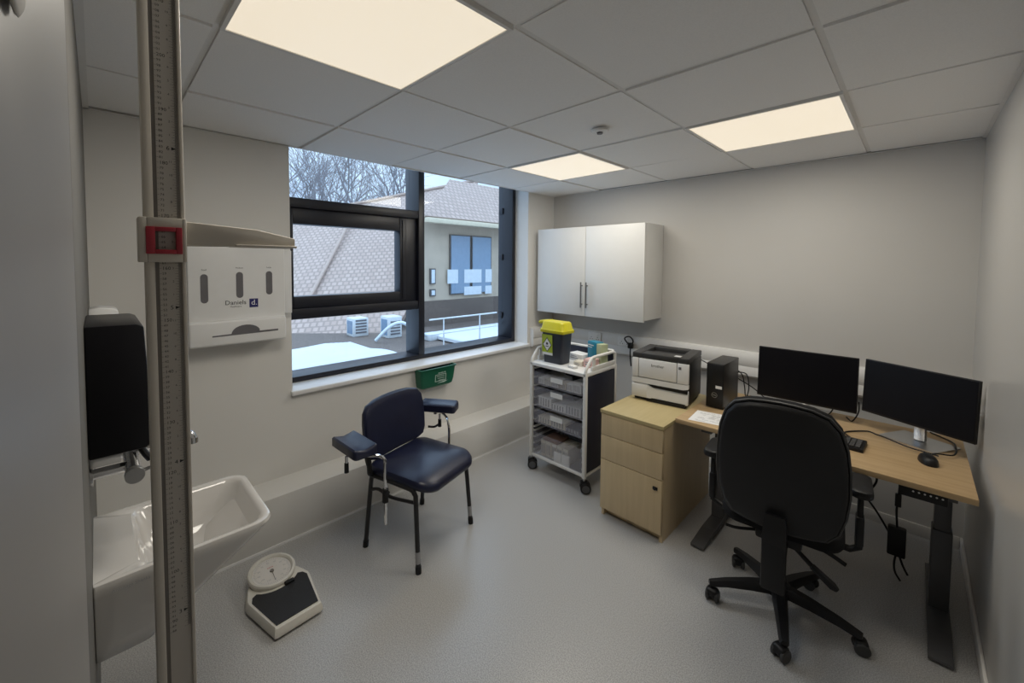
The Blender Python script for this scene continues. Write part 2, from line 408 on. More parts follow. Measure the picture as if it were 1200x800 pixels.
m.box((FX0+.08, a0, b0), (SX, g0, b1), bev=.004); m.box((FX0+.08, g1, b0), (SX, a1, b1), bev=.004)
m.box((FX0+.08, g0, b0), (SX, g1, h0), bev=.004); m.box((FX0+.08, g0, h1), (SX, g1, b1), bev=.004)
m.box((SX-.008, g1+.02, b0+.02), (SX+.006, g1+.05, b1-.02), bev=.003)
m.build('sash', M['navy_frame'], win)
for (y0, y1, z0, z1, x) in ((WY0+.045, MY-.028, zs+.03, 1.216, -.31), (WY0+.045, MY-.028, 2.018, zt-.02, -.31), (g0-.004, g1+.004, h0-.004, h1+.004, -.25), (MY+.028, WY1-.045, zs+.03, zt-.02, -.31)):
    MB().box((x-.004, y0, z0), (x+.004, y1, z1)).build('pane', M['glass'], win)
m = MB(); m.box((-.20, WY0-.01, .772), (.028, WY1+.02, .801), bev=.006, seg=3); struct(m.build('trim_3', M['gloss_white']))

# ------------------------------------------------------------------ outside
def roofplane(name, p0, p1, p2, p3, parent, m_=None):
    # p0,p1 eave; p2,p3 ridge; thick slab with UVs in metres
    p = [Vector(q) for q in (p0, p1, p2, p3)]; n = (p[1]-p[0]).cross(p[3]-p[0]).normalized()
    bm = bmesh.new(); top = [bm.verts.new(q) for q in p]; bot = [bm.verts.new(q-n*.12) for q in p]
    F = [bm.faces.new(top), bm.faces.new(bot[::-1])]
    for k in range(4): F.append(bm.faces.new((top[k], bot[k], bot[(k+1) % 4], top[(k+1) % 4])))
    uv = bm.loops.layers.uv.new('UVMap'); u = (p[1]-p[0]).normalized(); v = n.cross(u)
    for f in F:
        for l in f.loops: d = l.vert.co-p[0]; l[uv].uv = (d.dot(u), d.dot(v))
    mm = MB(); mm.bm.free(); mm.bm = bm
    return mm.build(name, m_ or M['tile'], parent, smooth=False)
# neighbouring house with the tiled roof
hs = thing('neighbouring_house', 'house with a brown tiled roof outside the window', 'house', (-9.5, 2.0, -3))
RM[hs.name] = Matrix.Translation((-9.5, 2.0, -3))
def W_(o, q): return tuple(Vector(q)-o.location)
roofplane('roof', W_(hs, (-8.38, -2.5, -.38)), W_(hs, (-5.60, 1.33, -.079)), W_(hs, (-9.66, 7.52, 4.86)), W_(hs, (-13.4, -1.5, 2.30)), hs)
m = MB(); m.tube([(-10.11, 2.4, 2.86), (-7.53, .06, .44)], .05, 8); m.build('ridge_tiles', M['ridge'], hs, world=True)
m = MB(); m.prism([(-9.0, -2.2), (-6.45, 1.55), (-9.9, 7.2), (-13.4, -1.5)], -3, -.50); m.build('wall', M['render'], hs, world=True)
m = MB(); m.tube([(-13.4, -1.5, 2.34), (-9.66, 7.52, 4.90)], .06, 8); m.build('ridge_cap', M['ridge'], hs, world=True)
# beige building in the right pane
bd = thing('beige_building', 'beige rendered building with blue glazing seen through the tall pane', 'building', (-6, 3.5, -3)); RM[bd.name] = Matrix.Translation((-6, 3.5, -3))
m = MB(); m.box((-6.25, 2.42, -3), (-6, 9, 2.75)); m.build('wall', M['render'], bd, world=True)
m = MB(); m.box((-6.0, 2.42, -3), (-5.93, 9, .62)); m.build('cladding', M['brownwall'], bd, world=True)
roofplane('roof', W_(bd, (-5.55, 2.2, 2.72)), W_(bd, (-5.55, 9.3, 2.72)), W_(bd, (-7.2, 9.3, 4.1)), W_(bd, (-7.2, 4.2, 4.1)), bd)
m = MB(); m.box((-5.6, 2.2, 2.56), (-5.45, 9.2, 2.68), bev=.02); m.build('gutter', M['gutter'], bd, world=True)
for y0, y1, z0, z1, k in ((3.25, 3.95, .75, 2.35, 'bluepane'), (4.0, 4.75, .75, 2.35, 'bluepane'), (2.62, 2.78, 1.05, 1.45, 'pale_blue'), (2.62, 2.78, .74, .92, 'pale_blue')):  # the narrow pale panes stand for reflected window light
    f = MB().box((-5.99, y0, z0), (-5.94, y1, z1)).build('window', M['leg_grey'], bd, world=True)
    m = MB(); m.box((-5.95, y0+.03, z0+.03), (-5.93, y1-.03, z1-.03)); m.build('pane', M[k], f, world=True)
for y0, y1, z0, z1 in ((3.15, 3.5, 1.05, 1.42), (3.72, 4.35, 1.05, 1.42), (4.5, 4.75, 1.05, 1.42), (3.72, 4.35, .72, .95), (4.5, 4.75, .72, .95)):
    f = MB().box((-5.94, y0, z0), (-5.92, y1, z1)).build('window', M['pale_blue'], bd, world=True)  # reflections of window light in the glazing, modelled as pale panels
# snowy flat roof next to the window
m = MB(); m.box((-8.1, -7, -.9), (-.75, 7.5, -.02)); struct(m.build('flat_roof', M['brownwall']))
m = MB()
n = 40; bm = m.bm; G = []
for i in range(n+1):
    row = []
    for j in range(n+1):
        x = -5.3 + 4.3*i/n; y = -5.5 + 5.7*j/n
        e = math.exp(-(((x+2.6)/1.25)**2 + ((y+1.2)/1.5)**2))
        b = min(1, min(i, n-i, j, n-j)/5)
        z = -.015 + b*(.10+.05*math.sin(x*2.3+y)*math.cos(y*1.7)) + .34*e*b
        row.append(bm.verts.new((x, y, z)))
    G.append(row)
for i in range(n):
    for j in range(n): bm.faces.new((G[i][j], G[i+1][j], G[i+1][j+1], G[i][j+1]))
bmesh.ops.recalc_face_normals(bm, faces=bm.faces)
bs = [bm.verts.new((v.co.x, v.co.y, -.019)) for v in []]
o = m.build('snow', M['snow']); tag(o, 'mound of white snow lying on the flat roof outside', 'snow', kind='stuff')
for (lab, a, b) in (('snow drift on the far part of the flat roof, by the railing', (-4.7, 1.6, -.02), (-3.15, 4.4, .10)), ('long low bank of snow below the tall window pane', (-2.6, .3, -.02), (-.9, 3.4, .22))):
    m = MB(); m.box(a, b, bev=.09, seg=3); tag(m.build('snow_bank', M['snow'], loc=(a[0], a[1], a[2])), lab, 'snow', kind='stuff')
# dark rubble strip and roof clutter
acs = [((-6.1, .48, -.02), (-5.75, .83, .38), 'white air conditioning unit on the roof outside, left one with slatted side'), ((-5.45, .95, -.02), (-5.1, 1.28, .44), 'white air conditioning unit on the roof outside, nearer the mullion')]
for a, b, lab in acs:
    r = thing('air_conditioner', lab, 'air conditioner', ((a[0]+b[0])/2, (a[1]+b[1])/2, -.02), 0, 'air conditioning units outside')
    MB().box(a, b, bev=.02).build('casing', M['ac'], r, world=True)
    m = MB()
    for k in range(5): z = a[2]+.07+k*.065; m.box((b[0]-.002, a[1]+.05, z), (b[0]+.008, b[1]-.05, z+.035))
    m.build('grille', M['slot'], r, world=True)
    m = MB(); m.box((a[0]+.05, a[1]-.006, a[2]+.06), (b[0]-.05, a[1]+.002, b[2]-.06)); m.build('side_vent', M['bluepane'], r, world=True)
r = thing('roof_railing', 'thin white handrail on the flat roof outside', 'railing', (-3.1, 1.3, -.02))
for y in (.9, 1.75): MB().tube([(-3.1, y, -.02), (-3.1, y, .62)], .012, 8).build('post', M['ac'], r, world=True)
MB().tube([(-3.1, .6, .62), (-3.1, 2.2, .62)], .014, 8).build('rail', M['ac'], r, world=True)
MB().tube([(-3.1, .6, .36), (-3.1, 2.2, .36)], .010, 8).build('rail', M['ac'], r, world=True)
r = thing('roof_duct', 'pale bent duct lying on the snowy roof outside', 'duct', (-4.6, .9, -.02))
MB().tube(curve_pts([(-4.9, .55, .02), (-4.7, .75, .30), (-4.55, .95, .38), (-4.4, 1.2, .2), (-4.4, 1.5, .05)]), .035, 10).build('pipe', M['pale_blue'], r, world=True)
MB().box((-4.55, 1.42, -.02), (-4.25, 1.7, .12), bev=.02).build('plinth', M['ac'], r, world=True)
# bare winter trees
def tree(loc, h, seed, label):
    R = random.Random(seed); m = MB()
    def grow(p, d, L, r, lev):
        segs = 3; pts = [p]; rr = [r]
        for k in range(segs):
            d = (d + Vector((R.uniform(-.16, .16), R.uniform(-.16, .16), R.uniform(-.02, .12)))).normalized()
            p = p + d*L/segs; pts.append(p); rr.append(r*(1-.4*(k+1)/segs))
            if lev < 5 and (k > 0 or lev > 0):
                for q in range(2 if lev < 4 else 2):
                    a = R.uniform(0, 2*PI); ax = d.orthogonal().normalized(); ax = Matrix.Rotation(a, 3, d) @ ax
                    nd = (d*math.cos(rad(38)) + ax*math.sin(rad(R.uniform(28, 50)))).normalized()
                    nd.z += .12
                    if R.random() < (.92 if lev < 3 else .5): grow(p, nd.normalized(), L*R.uniform(.55, .75), max(.008, rr[-1]*.6), lev+1)
        m.tube(pts, rr, 4 if lev > 1 else 6, cap=lev < 2)
    grow(Vector((0, 0, 0)), Vector((0, 0, 1)), h*.33, h*.012, 0)
    o = m.build('bare_tree', M['bark'], ); o.location = loc; RM[o.name] = Matrix.Translation(loc)
    tag(o, label, 'tree', 'bare trees beyond the roofs')
tree((-16.0, 2.6, -3), 17, 11, 'bare winter tree beyond the roof, leftmost in the top pane')
tree((-22.5, 8.0, -3), 21, 23, 'bare winter tree beyond the roof, in the middle of the top pane')
tree((-38.0, 22.0, -3), 29, 37, 'bare winter tree beyond the roof, next to the mullion')
m = MB(); m.box((-60, -60, -3.4), (-.5, 60, -3)); struct(m.build('ground', M['snow']))

# ------------------------------------------------------------------ wall cabinet
r = thing('wall_cabinet', 'white two-door wall cabinet with bar handles, on the back wall', 'cabinet', (.62, -.17, 1.135))
cx0, cx1, cy, cz0, cz1 = .066, 1.168, -.335, 1.140, 1.927
m = MB(); m.box((cx0, cy+.02, cz0), (cx1, -.001, cz1), bev=.002); m.build('body', M['white'], r, world=True)
xm = .617
for a, b, hx in ((cx0+.001, xm-.0015, xm-.028), (xm+.0015, cx1-.001, xm+.026)):
    d = MB().box((a, cy, cz0-.012), (b, cy+.0185, cz1-.001), bev=.0025).build('door', M['white'], r, world=True)
    m = MB(); m.tube([(hx, cy-.026, 1.205), (hx, cy-.026, 1.432)], .0065, 10)
    for z in (1.235, 1.402): m.tube([(hx, cy-.026, z), (hx, cy-.0005, z)], .005, 8)
    m.build('handle', M['steel_handle'], d, world=True)['label'] = 'brushed steel bar handle'

# sockets on the trunking
for x, lab in ((.865, 'white double socket on the trunking between the trolley and the printer'), (.55, 'white socket plate on the trunking behind the trolley')):
    r = thing('wall_socket', lab, 'socket', (x, -.0505, .90), 0, 'sockets on the cable trunking')
    MB().box((-.07, -.010, -.043), (.07, 0, .043), bev=.004).build('plate', M['white_plastic'], r)
    for sx in (-.033, .033):
        MB().box((sx-.008, -.0135, .012), (sx+.008, -.0102, .03), bev=.002).build('switch', M['white_plastic'], r)
        m = MB()
        for px, pz in ((0, -.004), (-.011, -.022), (.011, -.022)): m.box((sx+px-.003, -.0106, pz-.003), (sx+px+.003, -.0098, pz+.004))
        m.build('pin_holes', M['ink'], r)
r = thing('plug_with_lead', 'black plug with a looped lead beside the printer', 'plug', (.935, -.0645, .88))
MB().box((.91, -.10, .85), (.955, -.0645, .90), bev=.008).build('plug', M['black'], r, world=True)
MB().tube(curve_pts([(.93, -.10, .88), (.90, -.13, .94), (.95, -.14, .965), (.985, -.14, .93), (.96, -.13, .88), (.95, -.12, .80), (.95, -.1, .70)]), .006, 8).build('lead', M['black'], r, world=True)

# ------------------------------------------------------------------ storage trolley
tx0, tx1, ty0, ty1 = .607, 1.117, -1.06, -.645
tr = thing('storage_trolley', 'white framed storage trolley with clear drawers and navy side panels', 'trolley', ((tx0+tx1)/2, (ty0+ty1)/2, 0))
TR = .0125; zf = .842
for x in (tx0+TR, tx1-TR):
    for y in (ty0+TR, ty1-TR):
        MB().box((x-TR, y-TR, .098), (x+TR, y+TR, zf), bev=.004).build('leg', M['white_metal'], tr, world=True)
        cX = Matrix.Translation((x, y, 0)) @ Matrix.Rotation(rad(-50 if y < -.8 else 25), 4, 'Z')
        c = MB(); c.tube([(0, 0, .07), (0, 0, .10)], .008, 8, mi=1, X=cX); c.box((-.020, -.026, .052), (.020, .030, .082), bev=.008, mi=0, X=cX)
        cst = c.build('caster', [M['black'], M['silver']], tr, world=True)
        for s_ in (-1, 1):
            MB().lathe([(0, -.010), (.030, -.010), (.037, -.005), (.037, .005), (.030, .010), (0, .010)], 26, X=cX @ frame_x((s_*.024, .010, .0372), (0, 1, 0), (0, 0, 1))).lathe([(0, -.0112), (.025, -.0112), (.027, -.0095), (.027, .0095), (.025, .0112), (0, .0112)], 24, mi=1, X=cX @ frame_x((s_*.024, .010, .0372), (0, 1, 0), (0, 0, 1))).build('wheel', [M['black'], M['leg_grey']], cst, world=True)
m = MB()
for y in (ty0+TR, ty1-TR): m.box((tx0+2*TR, y-.010, .105), (tx1-2*TR, y+.010, .125), bev=.004)
for x in (tx0+TR, tx1-TR): m.box((x-.010, ty0+2*TR, .105), (x+.010, ty1-2*TR, .125), bev=.004)
m.build('bottom_rail', M['white_metal'], tr, world=True)
m = MB(); m.box((tx0+.002, ty0, .812), (tx1-.002, ty1, .840), bev=.006, seg=3); m.build('top_tray', M['white_plastic'], tr, world=True)
for x in (tx0+TR, tx1-TR):
    m = MB(); m.tube(curve_pts([(x, ty0+.012, .835), (x, ty0+.02, .865), (x, ty0+.075, .925), (x, ty0+.10, .935), (x, ty0+.13, .937)], 5)+[Vector((x, ty1-.05, .937))]+curve_pts([(x, ty1-.04, .936), (x, ty1-.015, .925), (x, ty1-.012, .90), (x, ty1-.012, .835)], 4), .011, 10)
    m.box((x-.008, ty0+.085, .842), (x+.008, ty1-.02, .872), bev=.003)
    m.box((x-.004, ty0+.10, .842), (x+.004, ty0+.13, .93)); m.build('side_rail', M['white_metal'], tr, world=True)
MB().box((tx0+.02, ty1-.024, .845), (tx1-.02, ty1-.006, .932), bev=.004).build('back_panel', M['navy_panel'], tr, world=True)
m = MB(); m.tube([(tx0+.02, ty1-.014, .940), (tx1-.02, ty1-.014, .940)], .010, 10); m.build('back_rail', M['white_metal'], tr, world=True)
for x0 in (tx0+.003, tx1-.011): MB().box((x0, ty0+2*TR+.002, .13), (x0+.008, ty1-2*TR, .808), bev=.002).build('side_panel', M['navy_panel'], tr, world=True)
MB().box((tx0+2*TR, ty1-.012, .13), (tx1-2*TR, ty1-.004, .808)).build('rear_panel', M['navy_panel'], tr, world=True)
for z in (.79, .72, .655, .62, .56, .50, .455, .39, .33, .30, .25, .20, .15):
    for s_, x in ((1, tx0+2*TR), (-1, tx1-2*TR)): MB().box((min(x-s_*.002, x+s_*.016), ty0+.02, z-.004), (max(x-s_*.002, x+s_*.016), ty1-.03, z+.004)).build('runner', M['grey_plastic'], tr, world=True)
dx0, dx1 = tx0+2*TR+.012, tx1-2*TR-.012
def rnd_boxes(dr, z0, zmax, seed, n, mats):
    R = random.Random(seed); xx = dx0+.02
    for k in range(n):
        w = (dx1-dx0-.04)/n; h = R.uniform(.6, 1)*zmax; d = R.uniform(.10, .3); y = ty0+.03
        m = MB(); m.box((xx+.002, y, z0), (xx+w-.003, y+d, z0+h), bev=.002)
        nq = 5
        for q in range(nq): xq = xx+.004+(w-.010)*q/nq; m.box((xq, y-.0012, z0+h*.12), (xq+(w-.01)/nq*.42, y-.0002, z0+h*.9), mi=1)
        m.build('packet', [M[R.choice(mats)], M['print_grey']], dr, world=True); xx += w
for z0, z1, lx, cont in ((.672, .766, .81, 1), (.500, .655, .81, 2), (.372, .478, .81, 3), (.118, .292, None, 4)):
    m = MB(); t_ = .004
    y0, y1 = ty0+.008, ty1-.03
    m.box((dx0, y0, z0), (dx1, y0+t_, z1-.006), bev=.001); m.box((dx0, y1-t_, z0), (dx1, y1, z1)); m.box((dx0, y0+t_, z0), (dx0+t_, y1-t_, z1)); m.box((dx1-t_, y0+t_, z0), (dx1, y1-t_, z1)); m.box((dx0+t_, y0+t_, z0), (dx1-t_, y1-t_, z0+t_))
    m.box((dx0-.008, y0, z1-.006), (dx1+.008, y0+.012, z1), bev=.002)
    dr = m.build('drawer', M['tray'], tr, world=True)
    if lx:
        MB().box((lx-.005, y0-.002, z1-.048), (lx+.105, y0-.0004, z1-.012)).build('label_card', M['paper'], dr, world=True)
    z = z0+.0045
    if cont == 1: rnd_boxes(dr, z, .070, 1, 6, ['paper', 'cream_box', 'grey_plastic'])
    if cont == 2: rnd_boxes(dr, z, .075, 2, 3, ['paper', 'grey_plastic', 'slot'])
    if cont == 3: rnd_boxes(dr, z, .055, 5, 3, ['slot', 'grey_plastic', 'cream_box'])
    if cont == 4:
        for k in range(5):
            m = MB(); x = dx0+.05+k*.052; m.box((x, y0+.03, z), (x+.046, y0+.20, z+.115), bev=.002)
            for q in range(4): m.box((x+.005+q*.010, y0+.0288, z+.02), (x+.010+q*.010, y0+.0298, z+.095), mi=1)
            m.build('packet', [M['cream_box'], M['print_grey']], dr, world=True)
        for k in range(2):
            m = MB(); x = dx0+.19+k*.07; m.box((x, y0+.012, z), (x+.065, y0+.027, z+.075), bev=.002); m.build('packet', M['paper'], dr, world=True)
        m = MB(); m.box((dx0+.06, y0+.04, z+.1165), (dx0+.20, y0+.19, z+.135), bev=.003); m.build('lid_card', M['brownbox'], dr, world=True)
# things on the trolley
sx, sy = .765, -.93
sb = thing('sharps_bin', 'dark grey sharps bin with yellow lid on the trolley', 'sharps bin', (sx, sy, zf-.0015))
def sq(w, d, z, r=.022): return [(x*.87, y*.90, z) for x, y, _ in rrect(-w, w, -d, d, r, 5)]
MB().loft([sq(.098, .062, 0, .02), sq(.100, .064, .006), sq(.115, .072, .235), sq(.118, .075, .238), sq(.118, .075, .245)]).build('body', M['bin_body'], sb)
m = MB(); m.loft([sq(.128, .084, .232), sq(.130, .086, .236), sq(.130, .086, .252), sq(.120, .078, .262), sq(.114, .072, .305, .03), sq(.105, .064, .314, .03)])
m.box((-.115, -.05, .300), (-.035, .055, .325), bev=.01, X=Matrix.Rotation(rad(-6), 4, 'Y'))
m.build('lid', M['yellow'], sb)
lb = MB()
X = frame_x((-.040, -.0668, .135), (1, 0, 0), (0, -.034, 1))
lb.quad([X @ Vector(q) for q in ((-.05, -.075, .0008), (.05, -.075, .0008), (.05, .08, .0008), (-.05, .08, .0008))], 0)
lb.quad([X @ Vector(q) for q in ((0, -.052, .0016), (.044, .004, .0016), (0, .06, .0016), (-.044, .004, .0016))], 1)
lb.quad([X @ Vector(q) for q in ((0, -.044, .0022), (.037, .004, .0022), (0, .052, .0022), (-.037, .004, .0022))], 2)
lb.quad([X @ Vector(q) for q in ((-.05, -.075, .0014), (.05, -.075, .0014), (.05, -.056, .0014), (-.05, -.056, .0014))], 2)
lb.lathe([(0, .0026), (.010, .0026), (.010, .0030), (0, .0030)], 16, mi=1, X=X @ Matrix.Translation((0, .012, 0)))
lb.box((-.014, -.012, .0026), (.014, -.006, .003), mi=1, X=X)
lb.build('label_sticker', [M['lime'], M['ink'], M['paper']], sb)['label'] = 'lime label with a black-bordered white diamond'
tb = thing('medicine_box', 'teal cardboard box with a pale green side standing on the trolley', 'box', (.985, -.735, zf-.0015), rad(-18))
MB().box((-.05, -.035, 0), (.05, .035, .165), bev=.002).build('carton', M['teal'], tb)
MB().box((.0505, -.034, .001), (.1, .034, .158), bev=.002).build('carton_side', M['palegreen'], tb)
m = MB(); m.box((-.044, -.0362, .135), (.02, -.0352, .142)); m.box((-.044, -.0362, .120), (.0, -.0352, .125)); m.build('print', M['paper'], tb)
for (x, y, rz, w, d, h, mt, lab) in ((.945, -.885, 12, .032, .04, .035, 'cream_box', 'small cream packet at the front of the trolley top, right of the sharps bin'),
        (1.03, -.86, 5, .040, .045, .06, 'pink', 'pale pink box on the trolley top in front of the teal box'),
        (.845, -.74, -8, .07, .05, .055, 'paper', 'white open carton on the trolley top beside the teal box')):
    r = thing('carton', lab, 'box', (x, y, zf-.0015), rad(rz), 'small cartons on the trolley')
    MB().box((-w, -d, 0), (w, d, h), bev=.003).build('carton_body', M[mt], r)
    m = MB(); m.box((-w*.7, -d-.0012, h*.3), (w*.5, -d-.0002, h*.45)); m.box((-w*.7, -d-.0012, h*.6), (w*.2, -d-.0002, h*.7)); m.build('print', M['print_grey'], r)
m = MB()
R_ = random.Random(4)
for k in range(4): m.box((-.035, -.02, .004*k), (.035, .02, .004*k+.0035), X=Matrix.Rotation(R_.uniform(-.6, .6), 4, 'Z'))
o = m.build('paper_packets', M['paper'], loc=(0, 0, 0)); o.location = (.955, -.985, zf+.0005); tag(o, 'little heap of flat white paper packets by the sharps bin', 'packets', kind='stuff')

# ------------------------------------------------------------------ drawer unit
px0, px1, py0, py1, pz = 1.318, 1.712, -1.19, -.42, .685
du = thing('drawer_unit', 'maple three-drawer pedestal beside the desk, with the printer on it', 'drawer unit', ((px0+px1)/2, (py0+py1)/2, 0))
m = MB(); m.box((px0, py0+.02, .0), (px0+.018, py1, .662)); m.box((px1-.018, py0+.02, .0), (px1, py1, .662)); m.box((px0+.018, py1-.018, .0), (px1-.018, py1, .662)); m.box((px0+.018, py0+.022, .05), (px1-.018, py1-.018, .066)); m.box((px0+.018, py0+.05, .004), (px1-.018, py0+.066, .05))
m.build('body', M['maple'], du, world=True)
MB().box((px0-.004, py0-.006, .662), (px1+.004, py1, pz), bev=.002).build('top', M['maple_top'], du, world=True)
for z0, z1 in ((.527, .658), (.372, .523), (.052, .368)):
    d = MB().box((px0+.001, py0, z0), (px1-.001, py0+.0185, z1), bev=.0015).build('drawer', M['maple'], du, world=True)
    if z0 < .1:
        m = MB(); m.box((1.662, py0-.010, .308), (1.690, py0-.0003, .326), bev=.003); m.lathe([(0, 0), (.008, 0), (.008, .014), (0, .014)], 14, X=frame_x((1.676, py0-.001, .317), (1, 0, 0), (0, 0, 1))); m.build('lock', M['black'], d, world=True)
MB().box((1.485, py0+.046, .018), (1.525, py0+.0496, .038)).build('tag', M['brownwall'], du, world=True)

# ------------------------------------------------------------------ printer
PW, PD, PH = .178, .175, .320
pr = thing('printer', 'white and black laser printer standing on the maple drawer unit', 'printer', (1.505, -.665, pz), rad(7))
m = MB(); m.box((-PW+.012, -PD+.02, 0), (PW-.012, PD, .03), bev=.006); m.box((-PW, -PD+.022, .02), (PW, PD, PH-.035), bev=.008); m.build('body', M['black'], pr)
m = MB()   # top cover with output well
zt_ = PH-.036
m.box((-PW, -PD+.004, zt_), (-.115, PD, PH), bev=.006); m.box((.115, -PD+.004, zt_), (PW, PD, PH), bev=.006)
m.box((-.116, -PD+.004, zt_), (.116, -.075, PH), bev=.006); m.box((-.116, .10, zt_), (.116, PD, PH), bev=.006); m.box((-.116, -.076, zt_), (.116, .101, PH-.028))
m.build('top_cover', M['dk_grey'], pr)
m = MB(); m.box((.085, -.155, PH), (.125, -.115, PH+.002), bev=.001); m.build('button_panel', M['grey_plastic'], pr)
fy = -PD
m = MB(); m.box((-PW, fy, .155), (-.136, fy+.03, zt_-.001), bev=.004); m.box((-.133, fy-.001, .158), (.108, fy+.03, zt_-.002), bev=.004); m.box((.111, fy, .155), (PW, fy+.03, zt_-.001), bev=.004)
m.build('front_cover', M['white_plastic'], pr)
m = MB(); m.box((.120, fy-.0015, .245), (.136, fy-.0003, .262)); m.build('status_light', M['slot'], pr)
m = MB(); m.text('brother', .026, frame_x((-.01, fy-.002, .245), (1, 0, 0), (0, 0, 1))); m.build('lettering', M['ink'], pr)
def trayshape(z0, z1, notch):
    return [(-PW, z0), (-.055, z0), (-.03, z0+notch), (PW-.03, z0+notch), (PW, z0+notch+.008), (PW, z1), (-PW, z1)]
m = MB(); m.prism(trayshape(.118, .152, 0.0), 0, .03, X=frame_x((0, fy+.03, 0), (1, 0, 0), (0, 0, 1))); m.build('middle_panel', M['white_plastic'], pr)
m = MB(); m.box((-PW, fy+.006, .02), (PW, fy+.03, .112), bev=.004); m.box((-PW, fy, .032), (-.075, fy+.02, .110), bev=.003)
m.prism([(-.076, .022), (-.02, .03), (PW, .03), (PW, .088), (-.02, .092), (-.076, .110)], 0, .02, X=frame_x((0, fy+.02, 0), (1, 0, 0), (0, 0, 1)))
m.build('paper_tray', M['white_plastic'], pr)
m = MB(); m.prism([(-.07, .1165), (-.035, .1), (PW-.002, .096), (PW-.002, .1165)], 0, .012, X=frame_x((0, fy+.01, 0), (1, 0, 0), (0, 0, 1)))
m.prism([(-.08, .004), (PW-.015, .004), (PW-.015, .026), (-.02, .026), (-.04, .03)], 0, .012, X=frame_x((0, fy+.012, 0), (1, 0, 0), (0, 0, 1)))
m.build('tray_grip', M['black'], pr)

# ------------------------------------------------------------------ desk
DZ = .70
dk = thing('desk', 'oak laminate sit-stand desk on grey steel legs along the back wall', 'desk', (2.3, -.65, 0))
MB().box((1.722, -1.05, DZ-.025), (2.876, -.25, DZ), bev=.002).build('top', M['oak'], dk, world=True)
for x, lab in ((1.87, None), (2.80, None)):
    m = MB(); m.box((x-.033, -.75, .03), (x+.033, -.66, .40), bev=.006); m.box((x-.027, -.744, .40), (x+.027, -.666, DZ-.065), bev=.004)
    lg = m.build('leg', M['leg_grey'], dk, world=True)
    m = MB(); m.prism([(-1.075, .006), (-.33, .006), (-.33, .022), (-.50, .040), (-.90, .040), (-1.075, .022)], x-.036, x+.036, X=frame_x((0, 0, 0), (0, 1, 0), (0, 0, 1)), bev=.003)
    m.build('foot', M['leg_grey'], lg, world=True)
    m = MB()
    for y in (-1.04, -.36): m.lathe([(0, 0), (.018, 0), (.018, .007), (0, .007)], 14, X=Matrix.Translation((x, y, 0)))
    m.build('levelling_foot', M['black'], lg, world=True)
    m = MB(); m.box((x-.028, -.98, DZ-.065), (x+.028, -.32, DZ-.0255), bev=.003); m.build('top_bracket', M['leg_grey'], dk, world=True)
m = MB(); m.box((1.91, -.725, DZ-.07), (2.765, -.685, DZ-.03), bev=.003); m.build('crossbar', M['leg_grey'], dk, world=True)
m = MB(); m.box((2.655, -1.0, .615), (2.80, -.95, DZ-.0255), bev=.004)
cp = m.build('control_panel', M['black'], dk, world=True)
m = MB()
for k in range(6): m.lathe([(0, 0), (.0035, 0), (.0035, .0015), (0, .0015)], 10, X=frame_x((2.70+k*.017, -1.0005, .645), (1, 0, 0), (0, 0, 1)))
m.build('buttons', M['white_plastic'], cp, world=True)

# monitors
def monitor(label, loc, rz, w, z0, z1, tilt, dx=0.0):
    r = thing('monitor', label, 'monitor', loc, rz, 'computer monitors on the desk')
    X = Matrix.Translation((0, -.045, (z0+z1)/2)) @ Matrix.Rotation(rad(tilt), 4, 'X')
    h = (z1-z0)/2
    MB().box((-w/2, 0, -h), (w/2, .018, h), bev=.003, X=X).box((-w*.32, .0181, -h*.6), (w*.32, .04, h*.5), bev=.008, X=X).build('housing', M['black'], r)
    MB().box((-w/2+.005, -.0012, -h+.012), (w/2-.005, .001, h-.005), X=X).build('screen', M['screen'], r)
    m = MB(); m.box((dx-.024, .0, .008), (dx+.024, .022, (z0+z1)/2+.03), bev=.006); m.build('neck', M['silver'], r)
    m = MB(); m.loft([[(x, y, z) for x, y, _ in rrect(dx-.115, dx+.115, -.10, .10, .012, 4)] for z in (.0005, .007)]); m.build('base', M['silver'], r)
    return r
monitor('left-hand black monitor, square to the back wall beside the computer tower', (2.228, -.36, DZ), 0, .487, .062, .375, -3)
monitor('black monitor angled towards the chair, next to the right wall', (2.715, -.475, DZ), rad(-28.5), .455, .090, .380, -3)

# keyboard
kb = thing('keyboard', 'black keyboard on the desk in front of the chair', 'keyboard', (2.315, -.775, DZ), rad(-2))
MB().box((-.215, -.07, .0), (.217, .085, .018), bev=.004).build('base', M['black'], kb)
m = MB()
for rr in range(5):
    n = 19
    for k in range(n):
        if rr == 0 and 4 < k < 10: continue
        x = -.205+.41*k/n; y = -.060+rr*.0245
        m.box((x+.001, y, .0182), (x+.41/n-.001, y+.021, .0255), bev=.0015, seg=1)
m.box((-.205+.41*5/19, -.060, .0182), (-.205+.41*10/19-.001, -.039, .0255), bev=.0015, seg=1)
m.build('keys', M['dk_grey'], kb)
# mouse
ms = thing('computer_mouse', 'black mouse on the desk in front of the angled monitor', 'mouse', (2.745, -.752, DZ), rad(12))
loops = []
for k in range(8):
    t = k/7; z = .001+.034*math.sin(t*PI/2); f = math.cos(t*PI/2)**.5 if k < 7 else .08
    loops.append([(.032*f*math.copysign(abs(math.cos(a))**.85, math.cos(a)), .056*f*math.copysign(abs(math.sin(a))**.9, math.sin(a))-.004*t, z) for a in [2*PI*q/24 for q in range(24)]])
MB().loft(loops).build('body', M['black'], ms)
MB().lathe([(0, -.003), (.008, -.003), (.008, .003), (0, .003)], 14, X=frame_x((0, .03, .030), (0, 1, 0), (0, 0, 1))).build('scroll_wheel', M['dk_grey'], ms)

